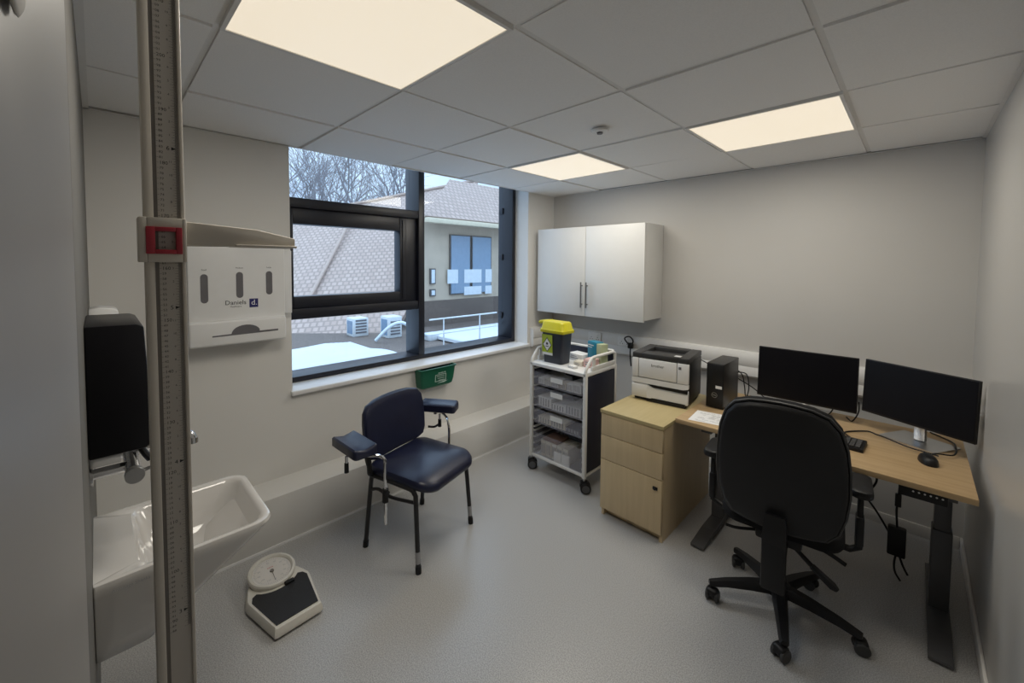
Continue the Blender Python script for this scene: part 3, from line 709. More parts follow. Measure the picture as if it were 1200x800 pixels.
# computer tower
pc = thing('computer_tower', 'slim black computer tower standing on the desk beside the printer', 'computer', (1.824, -.56, DZ), 0)
MB().box((-.05, -.142, .004), (.05, .15, .282), bev=.003).build('case', M['pc'], pc)
m = MB(); m.box((-.049, -.152, .006), (.049, -.1425, .280), bev=.004); m.box((-.015, -.1535, .16), (.045, -.1515, .275), bev=.001)
fp = m.build('front_panel', M['black'], pc)
m = MB(); m.text('DELL', .010, frame_x((0, -.1529, .085), (1, 0, 0), (0, 0, 1)))
for k in range(28):
    a0, a1 = 2*PI*k/28, 2*PI*(k+1)/28
    m.quad([(.016*math.cos(a0), -.1528, .085+.016*math.sin(a0)), (.016*math.cos(a1), -.1528, .085+.016*math.sin(a1)), (.0145*math.cos(a1), -.1528, .085+.0145*math.sin(a1)), (.0145*math.cos(a0), -.1528, .085+.0145*math.sin(a0))])
m.build('logo', M['silver'], fp)
MB().box((.006, -.1545, .128), (.042, -.1536, .146)).build('sticker', M['paper'], fp)
m = MB()
for a, b in (((-.045, -.13), (-.03, .14)), ((.03, -.13), (.045, .14))): m.box((a[0], a[1], 0), (b[0], b[1], .0045))
m.build('foot_strip', M['black'], pc)

# papers
def sheet(name, label, pts, z, seed, grp=None):
    m = MB(); P = [Vector((x, y, z)) for x, y in pts]; m.quad(P); m.quad([p+Vector((0, 0, -.0008)) for p in P][::-1])
    R = random.Random(seed)
    def at(u, v): return (P[0]*(1-u)*(1-v)+P[1]*u*(1-v)+P[2]*u*v+P[3]*(1-u)*v)+Vector((0, 0, .0004))
    for k in range(14):
        v = .08+.86*k/14; u0 = .08+R.uniform(0, .1); 
        while u0 < .86:
            u1 = min(.92, u0+R.uniform(.05, .25))
            if R.random() < .7: m.quad([at(u0, v), at(u1, v), at(u1, v+.018), at(u0, v+.018)], 1)
            u0 = u1+R.uniform(.03, .1)
    o = m.build(name, [M['paper'], M['print_grey']], loc=(pts[0][0], pts[0][1], z)); return tag(o, label, 'paper')
sheet('paper_sheet', 'printed white sheet on the left front corner of the desk', [(1.782, -1.02), (1.985, -.975), (1.965, -.78), (1.765, -.82)], DZ+.001, 2)
sheet('notepad_page', 'small white paper on the desk just behind the chair top', [(1.885, -.66), (2.0, -.63), (1.985, -.50), (1.875, -.53)], DZ+.001, 5)

# cables on and under the desk
def cable(label, pts, r=.0035, n=8):
    P = curve_pts(pts, n); o = MB().tube(P, r, 7).build('cable', M['black'], loc=P[0]); tag(o, label, 'cable', 'black cables around the desk')
z = DZ+.0055
cable('black cable looping over the desk from the keyboard to the angled monitor base', [(2.47, -.70, z+.01), (2.44, -.60, z), (2.52, -.50, z), (2.56, -.52, z), (2.60, -.57, z+.008), (2.68, -.635, z+.008), (2.78, -.66, z+.006)])
cable('black mouse lead trailing back over the monitor base', [(2.752, -.69, z+.006), (2.77, -.64, z+.008), (2.83, -.60, z+.008), (2.84, -.50, z+.02), (2.83, -.36, z), (2.76, -.27, z)])
cable('black cable hanging in a short hook below the left-hand monitor', [(2.36, -.335, .80), (2.36, -.345, .745), (2.33, -.37, z), (2.27, -.37, z), (2.2, -.30, z)])
cable('black cable hanging between the two monitors', [(2.475, -.36, .82), (2.475, -.36, .76), (2.45, -.37, z), (2.42, -.31, z)])
cable('black cable dropping behind the computer tower, nearest to it', [(1.86, -.405, .90), (1.89, -.38, .86), (1.90, -.36, .78), (1.905, -.33, z), (1.95, -.27, z)])
cable('black cable behind the computer tower, bowing out towards the monitor', [(1.85, -.405, .88), (1.91, -.37, .87), (1.925, -.36, .78), (1.91, -.35, z), (1.90, -.28, z)])
cable('thin black cable sloping from the computer tower down to the chair top', [(1.87, -.405, .84), (1.95, -.35, .78), (2.05, -.34, z), (2.10, -.30, z)])
cable('thin black cable sagging from the printer back to the computer tower', [(1.62, -.46, .95), (1.70, -.44, .91), (1.76, -.40, .86), (1.78, -.395, .84)])
cable('black cable loop hanging under the desk behind the chair', [(2.50, -.66, DZ-.03), (2.48, -.64, .58), (2.46, -.60, .46), (2.52, -.58, .40), (2.57, -.60, .48), (2.57, -.64, .60), (2.60, -.66, DZ-.03)], .005)
cable('black cable crossing from the hanging loop down to the floor', [(2.38, -.60, .60), (2.44, -.56, .46), (2.55, -.54, .34), (2.64, -.53, .18), (2.68, -.52, .06), (2.70, -.50, .006)], .005)
pa = thing('power_adapter', 'black power adapter hanging on its lead under the desk', 'power adapter', (2.655, -.60, .12))
MB().box((-.034, -.02, .02), (.034, .02, .165), bev=.007).build('brick', M['black'], pa)
MB().tube(curve_pts([(-.0, 0, .16), (-.005, 0, .25), (.0, .0, .33), (.005, .0, .45), (.01, -.02, DZ-.146)]), .0045, 8).build('upper_lead', M['black'], pa)
MB().box((-.013, -.01, .27), (.011, .01, .335), bev=.004).build('ferrite', M['black'], pa)
MB().tube(curve_pts([(0, 0, .025), (-.005, .01, -.03), (0, .02, -.08), (.02, .02, -.115)]), .0045, 8).build('lower_lead', M['black'], pa)

# ------------------------------------------------------------------ office chair
oc = thing('office_chair', 'black upholstered swivel office chair with armrests, at the desk', 'chair', (2.281, -1.22, 0), rad(5.5))
a_off = -3-5.5
MB().lathe([(0, .075), (.045, .075), (.05, .09), (.046, .125), (.030, .135), (.030, .15), (.0, .15)], 24).build('hub', M['black'], oc)
m = MB(); m.lathe([(0, .10), (.026, .10), (.026, .30), (.019, .30), (.019, .385), (0, .385)], 20); m.build('gas_column', M['black'], oc)
for k in range(5):
    X = Matrix.Rotation(rad(a_off+72*k), 4, 'Z'); L = []
    for t, w, z0, z1 in ((.03, .030, .085, .128), (.12, .026, .085, .120), (.22, .021, .078, .104), (.285, .017, .066, .088), (.295, .012, .067, .086)):
        L.append([(t, y, zz) for y, zz in ((-w, z0), (w, z0), (w, (z0+z1)/2), (w*.6, z1), (-w*.6, z1), (-w, (z0+z1)/2))])
    lg = MB().loft(L, X=X).build('leg', M['black'], oc)
    yaw = rad([20, 95, 150, 60, -40][k])
    cX = X @ Matrix.Translation((.275, 0, 0)) @ Matrix.Rotation(yaw, 4, 'Z')
    m = MB(); m.tube([(0, 0, .045), (0, 0, .072)], .007, 8, X=cX); m.box((-.006, -.026, .018), (.038, .026, .060), bev=.012, seg=3, X=cX)
    cs = m.build('caster', M['black'], oc)
    for s_ in (-1, 1):
        MB().lathe([(0, -.008), (.022, -.008), (.0275, -.004), (.0275, .004), (.022, .008), (0, .008)], 20, X=cX @ frame_x((.016, s_*.020, .0277), (1, 0, 0), (0, 0, 1))).build('wheel', M['dk_grey'], cs)
MB().box((-.085, -.13, .375), (.085, .10, .42), bev=.012).build('mechanism', M['black'], oc)
so = [(x, y) for x, y, _ in rrect(-.225, .225, -.17, .24, (.10, .10, .08, .08), 8)]
m = MB(); cushion(m, so, .425, .495, puff=.015, edge=.03); m.build('seat', M['fabric'], oc)
# backrest: outline in local (x, z), curved and leaning
ol = []
half = [(0, .045), (.06, .012), (.12, .0), (.17, .018), (.205, .06), (.225, .13), (.234, .22), (.232, .32), (.222, .41), (.20, .485), (.165, .53), (.11, .552), (.05, .560), (0, .562)]
half[0] = (0, .0); half[1] = (.06, .0); half[2] = (.12, .008)
ol = [(x, z_) for x, z_ in half] + [(-x, z_) for x, z_ in half[-2:0:-1]]
BX = Matrix.Translation((.0, -.205, .478)) @ Matrix.Rotation(rad(4), 4, 'X')
def wrap(mm, k=.35):   # bend the back around the sitter (toward +y at the sides)
    for v in mm.bm.verts: v.co.y += k*v.co.x**2
m = MB(); cushion(m, ol, -.055, -.004, puff=.012, edge=.022, X=frame_x((0, 0, 0), (1, 0, 0), (0, 0, 1)))
wrap(m); bmesh.ops.transform(m.bm, matrix=BX, verts=m.bm.verts); m.build('backrest', M['fabric'], oc)
ol2 = [(x*.96, .011+z_*.96) for x, z_ in ol]
m = MB(); cushion(m, ol2, -.002, .026, puff=.010, edge=.018, X=frame_x((0, 0, 0), (1, 0, 0), (0, 0, 1)))
wrap(m); bmesh.ops.transform(m.bm, matrix=BX, verts=m.bm.verts); m.build('back_shell', M['black'], oc)
pp = [(x*.985, .004+z_*.985) for x, z_ in ol]
P = [Vector((x, .35*x*x-.0, z_)) for x, z_ in pp]; P.append(P[0]); 
m = MB(); m.tube(P, .005, 6, cap=False, X=BX @ Matrix.Translation((0, -.001, 0))); m.build('piping', M['dk_grey'], oc)
m = MB()
L = []
for (y, z_, w, t) in ((-.10, .385, .036, .014), (-.20, .378, .038, .016), (-.255, .40, .040, .018), (-.268, .47, .042, .018), (-.264, .52, .040, .014), (-.262, .57, .034, .009)):
    L.append((y, z_, w, t))
for i in range(1): pass
loops = []
for i, (y, z_, w, t) in enumerate(L):
    a = L[min(i+1, len(L)-1)]; b = L[max(i-1, 0)]; d = Vector((0, a[0]-b[0], a[1]-b[1])).normalized(); nrm = Vector((0, -d.z, d.y))
    c = Vector((0, y, z_)); loops.append([c+Vector((sx*w, 0, 0))+nrm*(sg*t) for sx, sg in ((-1, -1), (1, -1), (1, 1), (-1, 1))])
m.loft(loops); m.box((-.043, -.283, .255), (.043, -.255, .49), bev=.010)
m.build('back_spine', M['black'], oc)
m = MB(); m.tube(curve_pts([(-.08, -.08, .385), (-.16, -.10, .37), (-.205, -.11, .372)]), .007, 8); m.build('lever', M['black'], oc)
m = MB(); m.tube(curve_pts([(.08, -.02, .385), (.17, -.02, .36), (.23, -.02, .335)]), .009, 8); m.build('lever', M['black'], oc)
m = MB(); m.tube([(.06, -.10, .375), (.12, -.12, .335), (.19, -.13, .29)], [.009, .010, .008], 8); m.tube([(.12, -.12, .335), (.19, -.13, .29), (.205, -.13, .28)], [.013, .017, .010], 8); m.build('lever', M['black'], oc)
for s_ in (-1, 1):
    m = MB(); x = .285*s_ if s_ < 0 else .268
    m.tube([(.10*s_, .0, .405), (.24*s_, .0, .40), (x, .0, .42), (x, .0, .47)], .014, 10)
    m.box((x-.014, -.032, .43), (x+.014, .032, .56), bev=.010); m.box((x-.010, -.024, .55), (x+.010, .024, .655), bev=.006)
    ar = m.build('armrest', M['black'], oc)
    pad = [(x0, y0) for x0, y0, _ in rrect(x-.038, x+.038, -.075, .135, .032, 6)]
    m = MB(); cushion(m, pad, .652, .685, puff=.004, edge=.010); m.build('arm_pad', M['black'], ar)

# ------------------------------------------------------------------ blood-taking chair
vc = thing('phlebotomy_chair', 'navy vinyl chair with two padded armrests below the window', 'chair', (.687, -2.119, 0), rad(15))
# local: +x forward, +y sitter's left
def leg(name, pts, sticker=False):
    l = MB().tube(pts, .0125, 12).build(name, M['black_tube'], vc)
    e = Vector(pts[-1]); d = (Vector(pts[-1])-Vector(pts[-2])).normalized()
    MB().tube([e-d*.03, e+d*.006], .0155, 12).build('foot_cap', M['black'], l)
    if sticker:
        MB().tube([e-d*.105, e-d*.045], .0132, 12, cap=False).build('sticker', M['print_grey'], l)
    return l
for s_ in (-1, 1):
    leg('leg', [(.155, s_*.225, .405), (.165, s_*.225, .39), (.195, s_*.238, .006)], True)
    leg('leg', [(-.155, s_*.225, .405), (-.16, s_*.225, .39), (-.195, s_*.238, .006)])
    m = MB(); m.tube(curve_pts([(.158, s_*.225, .398), (.14, s_*.225, .415), (.08, s_*.225, .418), (-.08, s_*.225, .418), (-.14, s_*.225, .415), (-.157, s_*.225, .398)], 5), .0125, 10)
    m.build('side_rail', M['black_tube'], vc)
m = MB(); m.tube(curve_pts([(-.165, -.226, .33), (-.10, -.226, .35), (.0, -.24, .345), (.16, -.228, .355)], 5), .009, 8); m.tube(curve_pts([(-.165, .226, .33), (-.10, .226, .35), (.0, .24, .345), (.16, .228, .355)], 5), .009, 8)
m.tube([(-.14, -.225, .41), (-.14, .225, .41)], .011, 8); m.tube([(.13, -.225, .41), (.13, .225, .41)], .011, 8)
m.build('under_frame', M['black_tube'], vc)
so = [(x, y) for x, y, _ in rrect(-.20, .255, -.232, .232, (.10, .06, .06, .10), 8)]
m = MB(); cushion(m, so, .414, .472, puff=.022, edge=.026)
for v in m.bm.verts: v.co.z -= .02*max(0, (v.co.x-.12)/.13)**2
m.build('seat', M['vinyl_navy'], vc)
half = [(0, .0), (.10, .0), (.175, .003), (.222, .020), (.240, .06), (.247, .14), (.246, .22), (.236, .28), (.205, .318), (.14, .336), (.06, .342), (0, .343)]
ol = half + [(-x, z_) for x, z_ in half[-2:0:-1]]
m = MB(); cushion(m, ol, -.045, .005, puff=.014, edge=.022, X=frame_x((0, 0, 0), (0, 1, 0), (0, 0, 1)) @ Matrix.Scale(-1, 4, (0, 0, 1)))
for v in m.bm.verts: v.co.x += .45*v.co.y**2
bmesh.ops.recalc_face_normals(m.bm, faces=m.bm.faces)
bmesh.ops.transform(m.bm, matrix=Matrix.Translation((-.225, .005, .462)) @ Matrix.Rotation(rad(-7), 4, 'Y'), verts=m.bm.verts)
m.build('backrest', M['vinyl_navy'], vc)
for s_ in (-1, 1):
    m = MB(); m.tube(curve_pts([(-.155, s_*.215, .41), (-.20, s_*.20, .43), (-.235, s_*.19, .47), (-.25, s_*.18, .53)], 5), .012, 8); m.build('back_support', M['black_tube'], vc)
# padded arm supports on chrome posts
def armpad(s_, px, py, rz, pz_):
    X = Matrix.Translation((px, py, pz_)) @ Matrix.Rotation(rz, 4, 'Z')
    prof = []
    L = []
    for x in [-.128, -.123, -.113, -.05, .05, .113, .123, .128]:
        k = .75 if abs(x) > .125 else (.92 if abs(x) > .12 else 1)
        w, t = .066*k, .052
        ring = [(-w, .006), (-w*.9, 0), (w*.9, 0), (w, .006), (w, t*k-.006), (w*.86, t*k), (w*.55, t*k-.006), (0, t*k-.013), (-w*.55, t*k-.006), (-w*.86, t*k), (-w, t*k-.006)]
        L.append([(x, y, z_) for y, z_ in ring])
    p = MB().loft(L, X=X).build('arm_pad', M['vinyl_navy'], vc, ang=40)
    MB().tube([X @ Vector((-.02, 0, .0)), X @ Vector((-.02, 0, -.03))], .014, 10).build('clamp', M['chrome'], p)
    return p
armpad(-1, -.135, -.362, rad(-13), .618)
armpad(1, -.155, .358, rad(20), .605)
for s_ in (-1, 1):
    y = s_*.275
    cp_ = [(.0, y, .215), (.0, y, .52), (-.004, y, .56), (-.03, y+s_*.02, .585), (-.08, y+s_*.06, .588), (-.14, y+s_*.085, .592)]
    m = MB(); m.tube([cp_[0]] + curve_pts(cp_[1:], 6), .0085, 10); m.build('arm_post', M['chrome'], vc)
    m = MB(); m.tube([(.0, y, .335), (.0, y, .405)], .016, 12); m.tube([(.0, y, .36), (-.02, s_*.235, .36)], .010, 8); m.build('post_clamp', M['black'], vc)
    m = MB(); kx, ky = (-.155, -.395) if s_ < 0 else (-.12, .33)
    m.tube([(kx, ky, .59), (kx, ky, .55)], .008, 8, mi=1); m.tube([(kx, ky, .555), (kx, ky, .505)], [.011, .012], 10)
    if s_ > 0: m.tube(curve_pts([(kx, ky, .525), (kx-.02, ky-.03, .51), (kx-.05, ky-.06, .515)]), .007, 8)
    m.build('arm_knob', [M['black'], M['chrome']], vc)
m = MB(); m.tube(curve_pts([(-.15, -.225, .42), (-.13, -.262, .45), (-.12, -.275, .50), (-.12, -.285, .56), (-.12, -.31, .60)]), .014, 10); m.build('arm_bracket', M['black'], vc)

# ------------------------------------------------------------------ floor weighing scale
sc_ = thing('weighing_scale', 'cream dial weighing scale with black rubber mat on the floor', 'weighing scale', (.655, -2.856, 0), rad(3))
# local: +x away from dial (front), y width
def so_(f, z_): # body outline
    pts = [(.186, -.102), (.190, -.09), (.190, .09), (.186, .102), (-.04, .142), (-.06, .142), (-.13, .120), (-.20, .085), (-.225, .04), (-.225, -.04), (-.20, -.085), (-.13, -.120), (-.06, -.142), (-.04, -.142)]
    return [(x*f, y*f, z_) for x, y in pts]
m = MB(); m.loft([so_(.97, .008), so_(1.0, .015), so_(1.0, .026), so_(.955, .048), so_(.93, .052)])
m.build('body', M['scale_body'], sc_, ang=25)
m = MB()
for x, y in ((.16, .07), (.16, -.07), (-.15, .06), (-.15, -.06)): m.lathe([(0, 0), (.016, 0), (.016, .009), (0, .009)], 12, X=Matrix.Translation((x, y, 0)))
m.build('foot', M['black'], sc_)
mat_o = [(.168, -.088), (.168, .088), (-.035, .122), (-.062, .112)]
arc = [(-.150+.120*math.cos(a), .120*math.sin(a)) for a in [rad(50-100*k/10) for k in range(11)]]
mat_o = mat_o + arc + [(-.062, -.112), (-.035, -.122)]
m = MB(); m.prism(mat_o, .0508, .0560)
m.build('rubber_mat', M['rubber'], sc_)
DXm = Matrix.Translation((-.150, 0, .068)) @ Matrix.Rotation(rad(8), 4, 'Y') @ Matrix.Scale(.92, 4)
m = MB(); m.lathe([(0, -.03), (.100, -.03), (.112, 0), (.114, .012), (.110, .020), (.100, .022), (.094, .016), (.092, .008), (0, .008)], 48, X=DXm); dh = m.build('dial_housing', M['scale_body'], sc_)
m = MB(); m.lathe([(0, .0085), (.091, .0085), (.091, .0095), (0, .0095)], 40, X=DXm); dl = m.build('dial_face', M['dial'], dh)
m = MB()
for k in range(60):
    a = 2*PI*k/60; r0 = .078 if k % 5 else .072
    Xt = DXm @ Matrix.Rotation(a, 4, 'Z'); m.box((r0, -.0006, .0096), (.086, .0006, .0099), X=Xt)
for k in range(12):
    a = 2*PI*k/12; Xt = DXm @ Matrix.Translation((.062*math.cos(a), .062*math.sin(a), .0098)) @ Matrix.Rotation(rad(90), 4, 'Z')
    m.text(str(k*10), .013, Xt)
m.build('dial_marks', M['print_grey'], dh)
m = MB(); m.text('seca', .017, DXm @ Matrix.Translation((-.028, 0, .0098)) @ Matrix.Rotation(rad(90), 4, 'Z')); m.build('lettering', M['redink'], dh)
m = MB(); m.box((-.002, -.0013, .0102), (.070, .0013, .0112), X=DXm @ Matrix.Rotation(rad(-4), 4, 'Z')); m.lathe([(0, .0098), (.010, .0098), (.009, .015), (0, .015)], 16, X=DXm); m.build('needle', M['groove'], dh)
MB().box((-.048, .02, .0515), (-.028, .062, .066), bev=.003).build('zero_wheel', M['black'], sc_)

# ------------------------------------------------------------------ green wall bin under the sill
gb = thing('wall_bin', 'open green plastic holder fixed to the wall under the window sill', 'wall bin', (0.0005, -1.54, .62))
def gl(x1, y0, y1, z_, r=.02): return [(x, y, z_) for x, y, _ in rrect(.0, x1, y0, y1, (r, .002, .002, r), 5)]
yo0, yo1 = -.170, .165
m = MB(); m.loft([gl(.055, yo0+.035, yo1-.035, .0), gl(.07, yo0+.015, yo1-.018, .012), gl(.078, yo0+.008, yo1-.01, .05), gl(.088, yo0, yo1, .148), gl(.096, yo0-.006, yo1+.008, .150), gl(.096, yo0-.006, yo1+.008, .158), gl(.084, yo0+.006, yo1-.004, .158), gl(.072, yo0+.014, yo1-.014, .03)])
m.build('holder', M['green'], gb)
GX_ = frame_x((.0838, -.020, .074), (0, 1, 0), (.09, 0, 1)) @ Matrix.Diagonal((1.15, .9, 1, 1))
m = MB()
def outline(m, pts, w, X):
    n = len(pts); c = Vector((sum(p[0] for p in pts)/n, sum(p[1] for p in pts)/n))
    for k in range(n):
        a, b = Vector(pts[k]), Vector(pts[(k+1) % n]); d = (b-a).normalized(); nn = Vector((-d.y, d.x))*w
        m.quad([X @ Vector((*q, .0012)) for q in (a-nn-d*w, b-nn+d*w, b+nn+d*w, a+nn-d*w)])
outline(m, [(-.015, -.028), (.072, -.028), (.072, .03), (-.015, .03)], .0025, GX_)
for k in range(3): m.quad([GX_ @ Vector(q) for q in ((-.005+k*.008, .018-k*.018, .0012), (.060, .018-k*.018, .0012), (.060, .013-k*.018, .0012), (-.005+k*.008, .013-k*.018, .0012))])
m.quad([GX_ @ Vector(q) for q in ((-.0, -.045, .0012), (.06, -.034, .0012), (.09, -.034, .0012), (.06, -.047, .0012))])
m.build('symbol', M['mintink'], gb)
m = MB()
for k in range(5): m.quad([GX_ @ Vector(q) for q in ((.008+k*.013, .040, .0012), (.017+k*.013, .040, .0012), (.017+k*.013, .050-.003*(k % 2), .0012), (.008+k*.013, .050-.003*(k % 2), .0012))])
m.build('small_print', M['mintink'], gb)

# ------------------------------------------------------------------ glove and apron dispenser
gd = thing('apron_dispenser', 'white three-slot dispenser on the wall left of the window', 'dispenser', (.0005, -2.87, 1.14))
y0, y1 = -3.115, -2.655
m = MB(); m.box((.0005, y0, 1.19), (.088, y1, 1.685), bev=.006, seg=3); m.box((.0005, y1-.01, 1.29), (.05, -2.605, 1.665), bev=.004)
m.build('body', M['white_plastic'], gd, world=True)
m = MB(); m.box((.0005, y0-.005, 1.150), (.120, y1-.004, 1.283), bev=.012, seg=3); m.build('lower_tray', M['white_plastic'], gd, world=True)
def slot_poly(y, z0_, z1_, w):
    pts = []
    for k in range(9): a = PI*k/8; pts.append((y+w*math.cos(a), z1_-w+w*math.sin(a)))
    for k in range(9): a = PI+PI*k/8; pts.append((y+w*math.cos(a), z0_+w+w*math.sin(a)))
    return pts
FXm = frame_x((.0, 0, 0), (0, 1, 0), (0, 0, 1))
SL = ((-3.045, 1.378, 1.530), (-2.885, 1.398, 1.540), (-2.739, 1.410, 1.543))
for y, za, zb in SL:
    m = MB(); m.prism(slot_poly(y, za, zb, .0165), .0884, .0892, X=FXm); m.build('slot', M['slot'], gd, world=True)
m = MB()
for (y, za, zb), t in zip(SL, ('Small', 'Medium', 'Large')): m.text(t, .011, FXm @ Matrix.Translation((y, zb+.022, .0889)))
m.text('Daniels', .034, FXm @ Matrix.Translation((-2.905, 1.373, .0889))); m.text('Healthcare', .012, FXm @ Matrix.Translation((-2.905, 1.352, .0889)))
m.build('lettering', M['ink'], gd, world=True)
m = MB(); m.box((.0884, -2.840, 1.343), (.0890, -2.797, 1.391)); m.text('d.', .042, FXm @ Matrix.Translation((-2.817, 1.369, .0894)), mi=1); m.build('logo', [M['purple'], M['paper']], gd, world=True)
hm = [(-3.02, 1.207), (-3.02, 1.200), (-2.705, 1.204), (-2.705, 1.214), (-2.80, 1.213)]
for k in range(1, 12): a = PI*k/12; hm.append((-2.865+.068*math.cos(a), 1.211+.042*math.sin(a)))
hm.append((-2.935, 1.209))
m = MB(); m.prism(hm, .1204, .1212, X=FXm); m.build('tray_slot', M['slot'], gd, world=True)

# ------------------------------------------------------------------ stadiometer
sd = thing('height_measure', 'tall beige height measuring rod with a red-framed sliding pointer', 'height measure', (1.68, -3.36, 0))
sx1 = 1.70; ya, yb = -3.3795, -3.3232
m = MB()
m.box((1.672, ya, 0.0), (sx1-.004, yb, 2.26))
m.box((1.672, ya-.001, 0), (sx1+.001, ya+.013, 2.26), bev=.003); m.box((1.672, yb-.004, 0), (sx1+.001, yb+.002, 2.26), bev=.0015)
rod = m.build('rod', M['pole_side'], sd, world=True)
m = MB(); m.box((sx1-.0042, ya+.013, .0), (sx1-.0032, ya+.019, 2.26)); m.build('groove', M['groove'], rod, world=True)
m = MB(); m.box((sx1-.0040, ya+.019, .004), (sx1-.0026, yb-.004, 2.258)); m.build('scale_strip', M['scale_face'], rod, world=True)
m = MB(); zs_, z0_ = .97, 1.597-.97*1.614
xf = sx1-.0023
for mm_ in range(880, 2120):
    z_ = z0_+zs_*mm_/1000
    if z_ > 2.25: break
    l = .010 if mm_ % 10 == 0 else (.0075 if mm_ % 5 == 0 else .005)
    m.quad([(xf, yb-.0045-l, z_-.00018), (xf, yb-.0045, z_-.00018), (xf, yb-.0045, z_+.00018), (xf, yb-.0045-l, z_+.00018)])
    if mm_ % 10 == 0:
        m.quad([(xf, ya+.0192, z_-.0002), (xf, ya+.0222, z_-.0002), (xf, ya+.0222, z_+.0002), (xf, ya+.0192, z_+.0002)])
        cm = mm_//10
        if cm % 10 == 0: m.text(str(cm), .0085, frame_x((xf, ya+.0228, z_), (0, 1, 0), (0, 0, 1)), align='LEFT')
        else: m.text(str(cm % 100).zfill(2), .0062, frame_x((xf, ya+.0228, z_), (0, 1, 0), (0, 0, 1)), align='LEFT')
for inch in range(36, 84):
    z_ = z0_+zs_*inch*.0254
    if z_ > 2.25: break
    if inch % 12 == 0:
        m.text('%d' % (inch//12), .011, frame_x((xf, ya+.036, z_), (0, 1, 0), (0, 0, 1)))
        m.quad([(xf, ya+.041, z_-.003), (xf, ya+.048, z_), (xf, ya+.041, z_+.003), (xf, ya+.041, z_)])
    else: m.text(str(inch % 12), .0055, frame_x((xf, ya+.039, z_), (0, 1, 0), (0, 0, 1)))
m.build('scale_numbers', M['ink'], rod, world=True)
# slider and head tongue
bz0, bz1 = 1.595, 1.676
m = MB(); a0, a1 = -3.389, -3.3205
wz0, wz1, wy0, wy1 = 1.618, 1.651, -3.3665, -3.3365
X0, X1 = 1.668, 1.712
m.box((X0, a0, bz0), (X1, a0+.012, bz1), bev=.002); m.box((X0, a1-.006, bz0), (X1, a1, bz1), bev=.002)
m.box((sx1+.0015, a0+.012, bz0), (X1, a1-.006, wz0-.006), bev=.001); m.box((sx1+.0015, a0+.012, wz1+.006), (X1, a1-.006, bz1), bev=.001)
m.box((sx1+.0015, a0+.012, wz0-.006), (X1, wy0-.012, wz1+.006)); m.box((sx1+.0015, wy1+.008, wz0-.006), (X1, a1-.006, wz1+.006))
sl = m.build('slider', M['cream'], sd, world=True)
m = MB(); x0, x1 = sx1+.002, X1+.003
m.box((x0, wy0-.013, wz0-.008), (x1, wy0, wz1+.008), bev=.001); m.box((x0, wy1, wz0-.008), (x1, wy1+.009, wz1+.008), bev=.001)
m.box((x0, wy0, wz0-.008), (x1, wy1, wz0), bev=.001); m.box((x0, wy0, wz1), (x1, wy1, wz1+.008), bev=.001)
m.build('red_window', M['red'], sl, world=True)
m = MB(); m.prism([(a1, 1.626), (a1, 1.672), (-3.20, 1.664), (-3.125, 1.648), (-3.125, 1.632), (-3.20, 1.628)], 1.670, 1.702, X=frame_x((0, 0, 0), (0, 1, 0), (0, 0, 1)), bev=.0025)
m.box((1.640, a1+.08, 1.627), (1.712, -3.124, 1.632), bev=.002)
m.build('head_tongue', M['cream'], sl, world=True)
m = MB()
for z_ in (.25, .62, 2.17): MB().box((1.676, YN+.0005, z_), (1.694, ya, z_+.04), bev=.002).build('wall_bracket', M['pole_side'], sd, world=True)

# ------------------------------------------------------------------ basin, tap and dispensers on the front wall
sk = thing('wash_basin', 'white ceramic wall-hung wash basin behind the height rod', 'basin', (1.10, YN+.0005, .56))
def lp(x0, x1, yf, z_, r, yb_=YN+.0005, rb=.004): return [(x, y, z_) for x, y, _ in rrect(x0, x1, yb_, yf, (r, r, rb, rb), 8)]
bx0, bx1, byf, bz = .905, 1.298, -3.062, .80
m = MB()
m.loft([lp(1.0, 1.20, -3.36, .545, .04), lp(.97, 1.235, -3.33, .56, .05), lp(.945, 1.262, -3.27, .62, .06), lp(.925, 1.28, -3.17, .70, .06), lp(.910, 1.294, -3.085, .765, .06), lp(bx0, bx1, byf, bz-.012, .06), lp(bx0+.003, bx1-.003, byf-.003, bz-.002, .058), lp(bx0+.010, bx1-.010, byf-.010, bz, .052),
        lp(bx0+.026, bx1-.022, byf-.024, bz-.003, .045, YN+.085, .04), lp(bx0+.034, bx1-.030, byf-.032, bz-.015, .045, YN+.092, .04), lp(bx0+.05, bx1-.046, byf-.055, bz-.07, .05, YN+.105, .05), lp(bx0+.075, bx1-.07, byf-.10, bz-.12, .05, YN+.125, .05), lp(bx0+.12, bx1-.115, byf-.15, bz-.135, .05, YN+.16, .05)])
m.build('bowl', M['ceramic'], sk, world=True, ang=50)
m = MB(); m.lathe([(0, 0), (.020, 0), (.020, .003), (.014, .004), (0, .002)], 20, X=Matrix.Translation((1.10, -3.26, bz-.1345))); m.build('waste', M['chrome'], sk, world=True)
m = MB(); m.text('Armitage Shanks', .011, frame_x((1.2988, -3.40, .772), (0, 1, 0), (-.1, 0, 1))); m.build('lettering', M['print_grey'], sk, world=True)
tp = thing('basin_tap', 'chrome wall-mounted mixer tap over the wash basin', 'tap', (1.12, YN+.0005, 1.05))
m = MB(); m.tube([(1.03, -3.385, 1.035), (1.235, -3.385, 1.035)], .018, 18)
for x in (1.07, 1.18): m.tube([(x, YN+.0005, 1.035), (x, -3.38, 1.035)], .014, 14); m.lathe([(0, 0), (.03, 0), (.03, .006), (0, .008)], 20, X=frame_x((x, YN+.0005, 1.035), (1, 0, 0), (0, 0, -1)))
m.build('body', M['chrome'], tp, world=True)
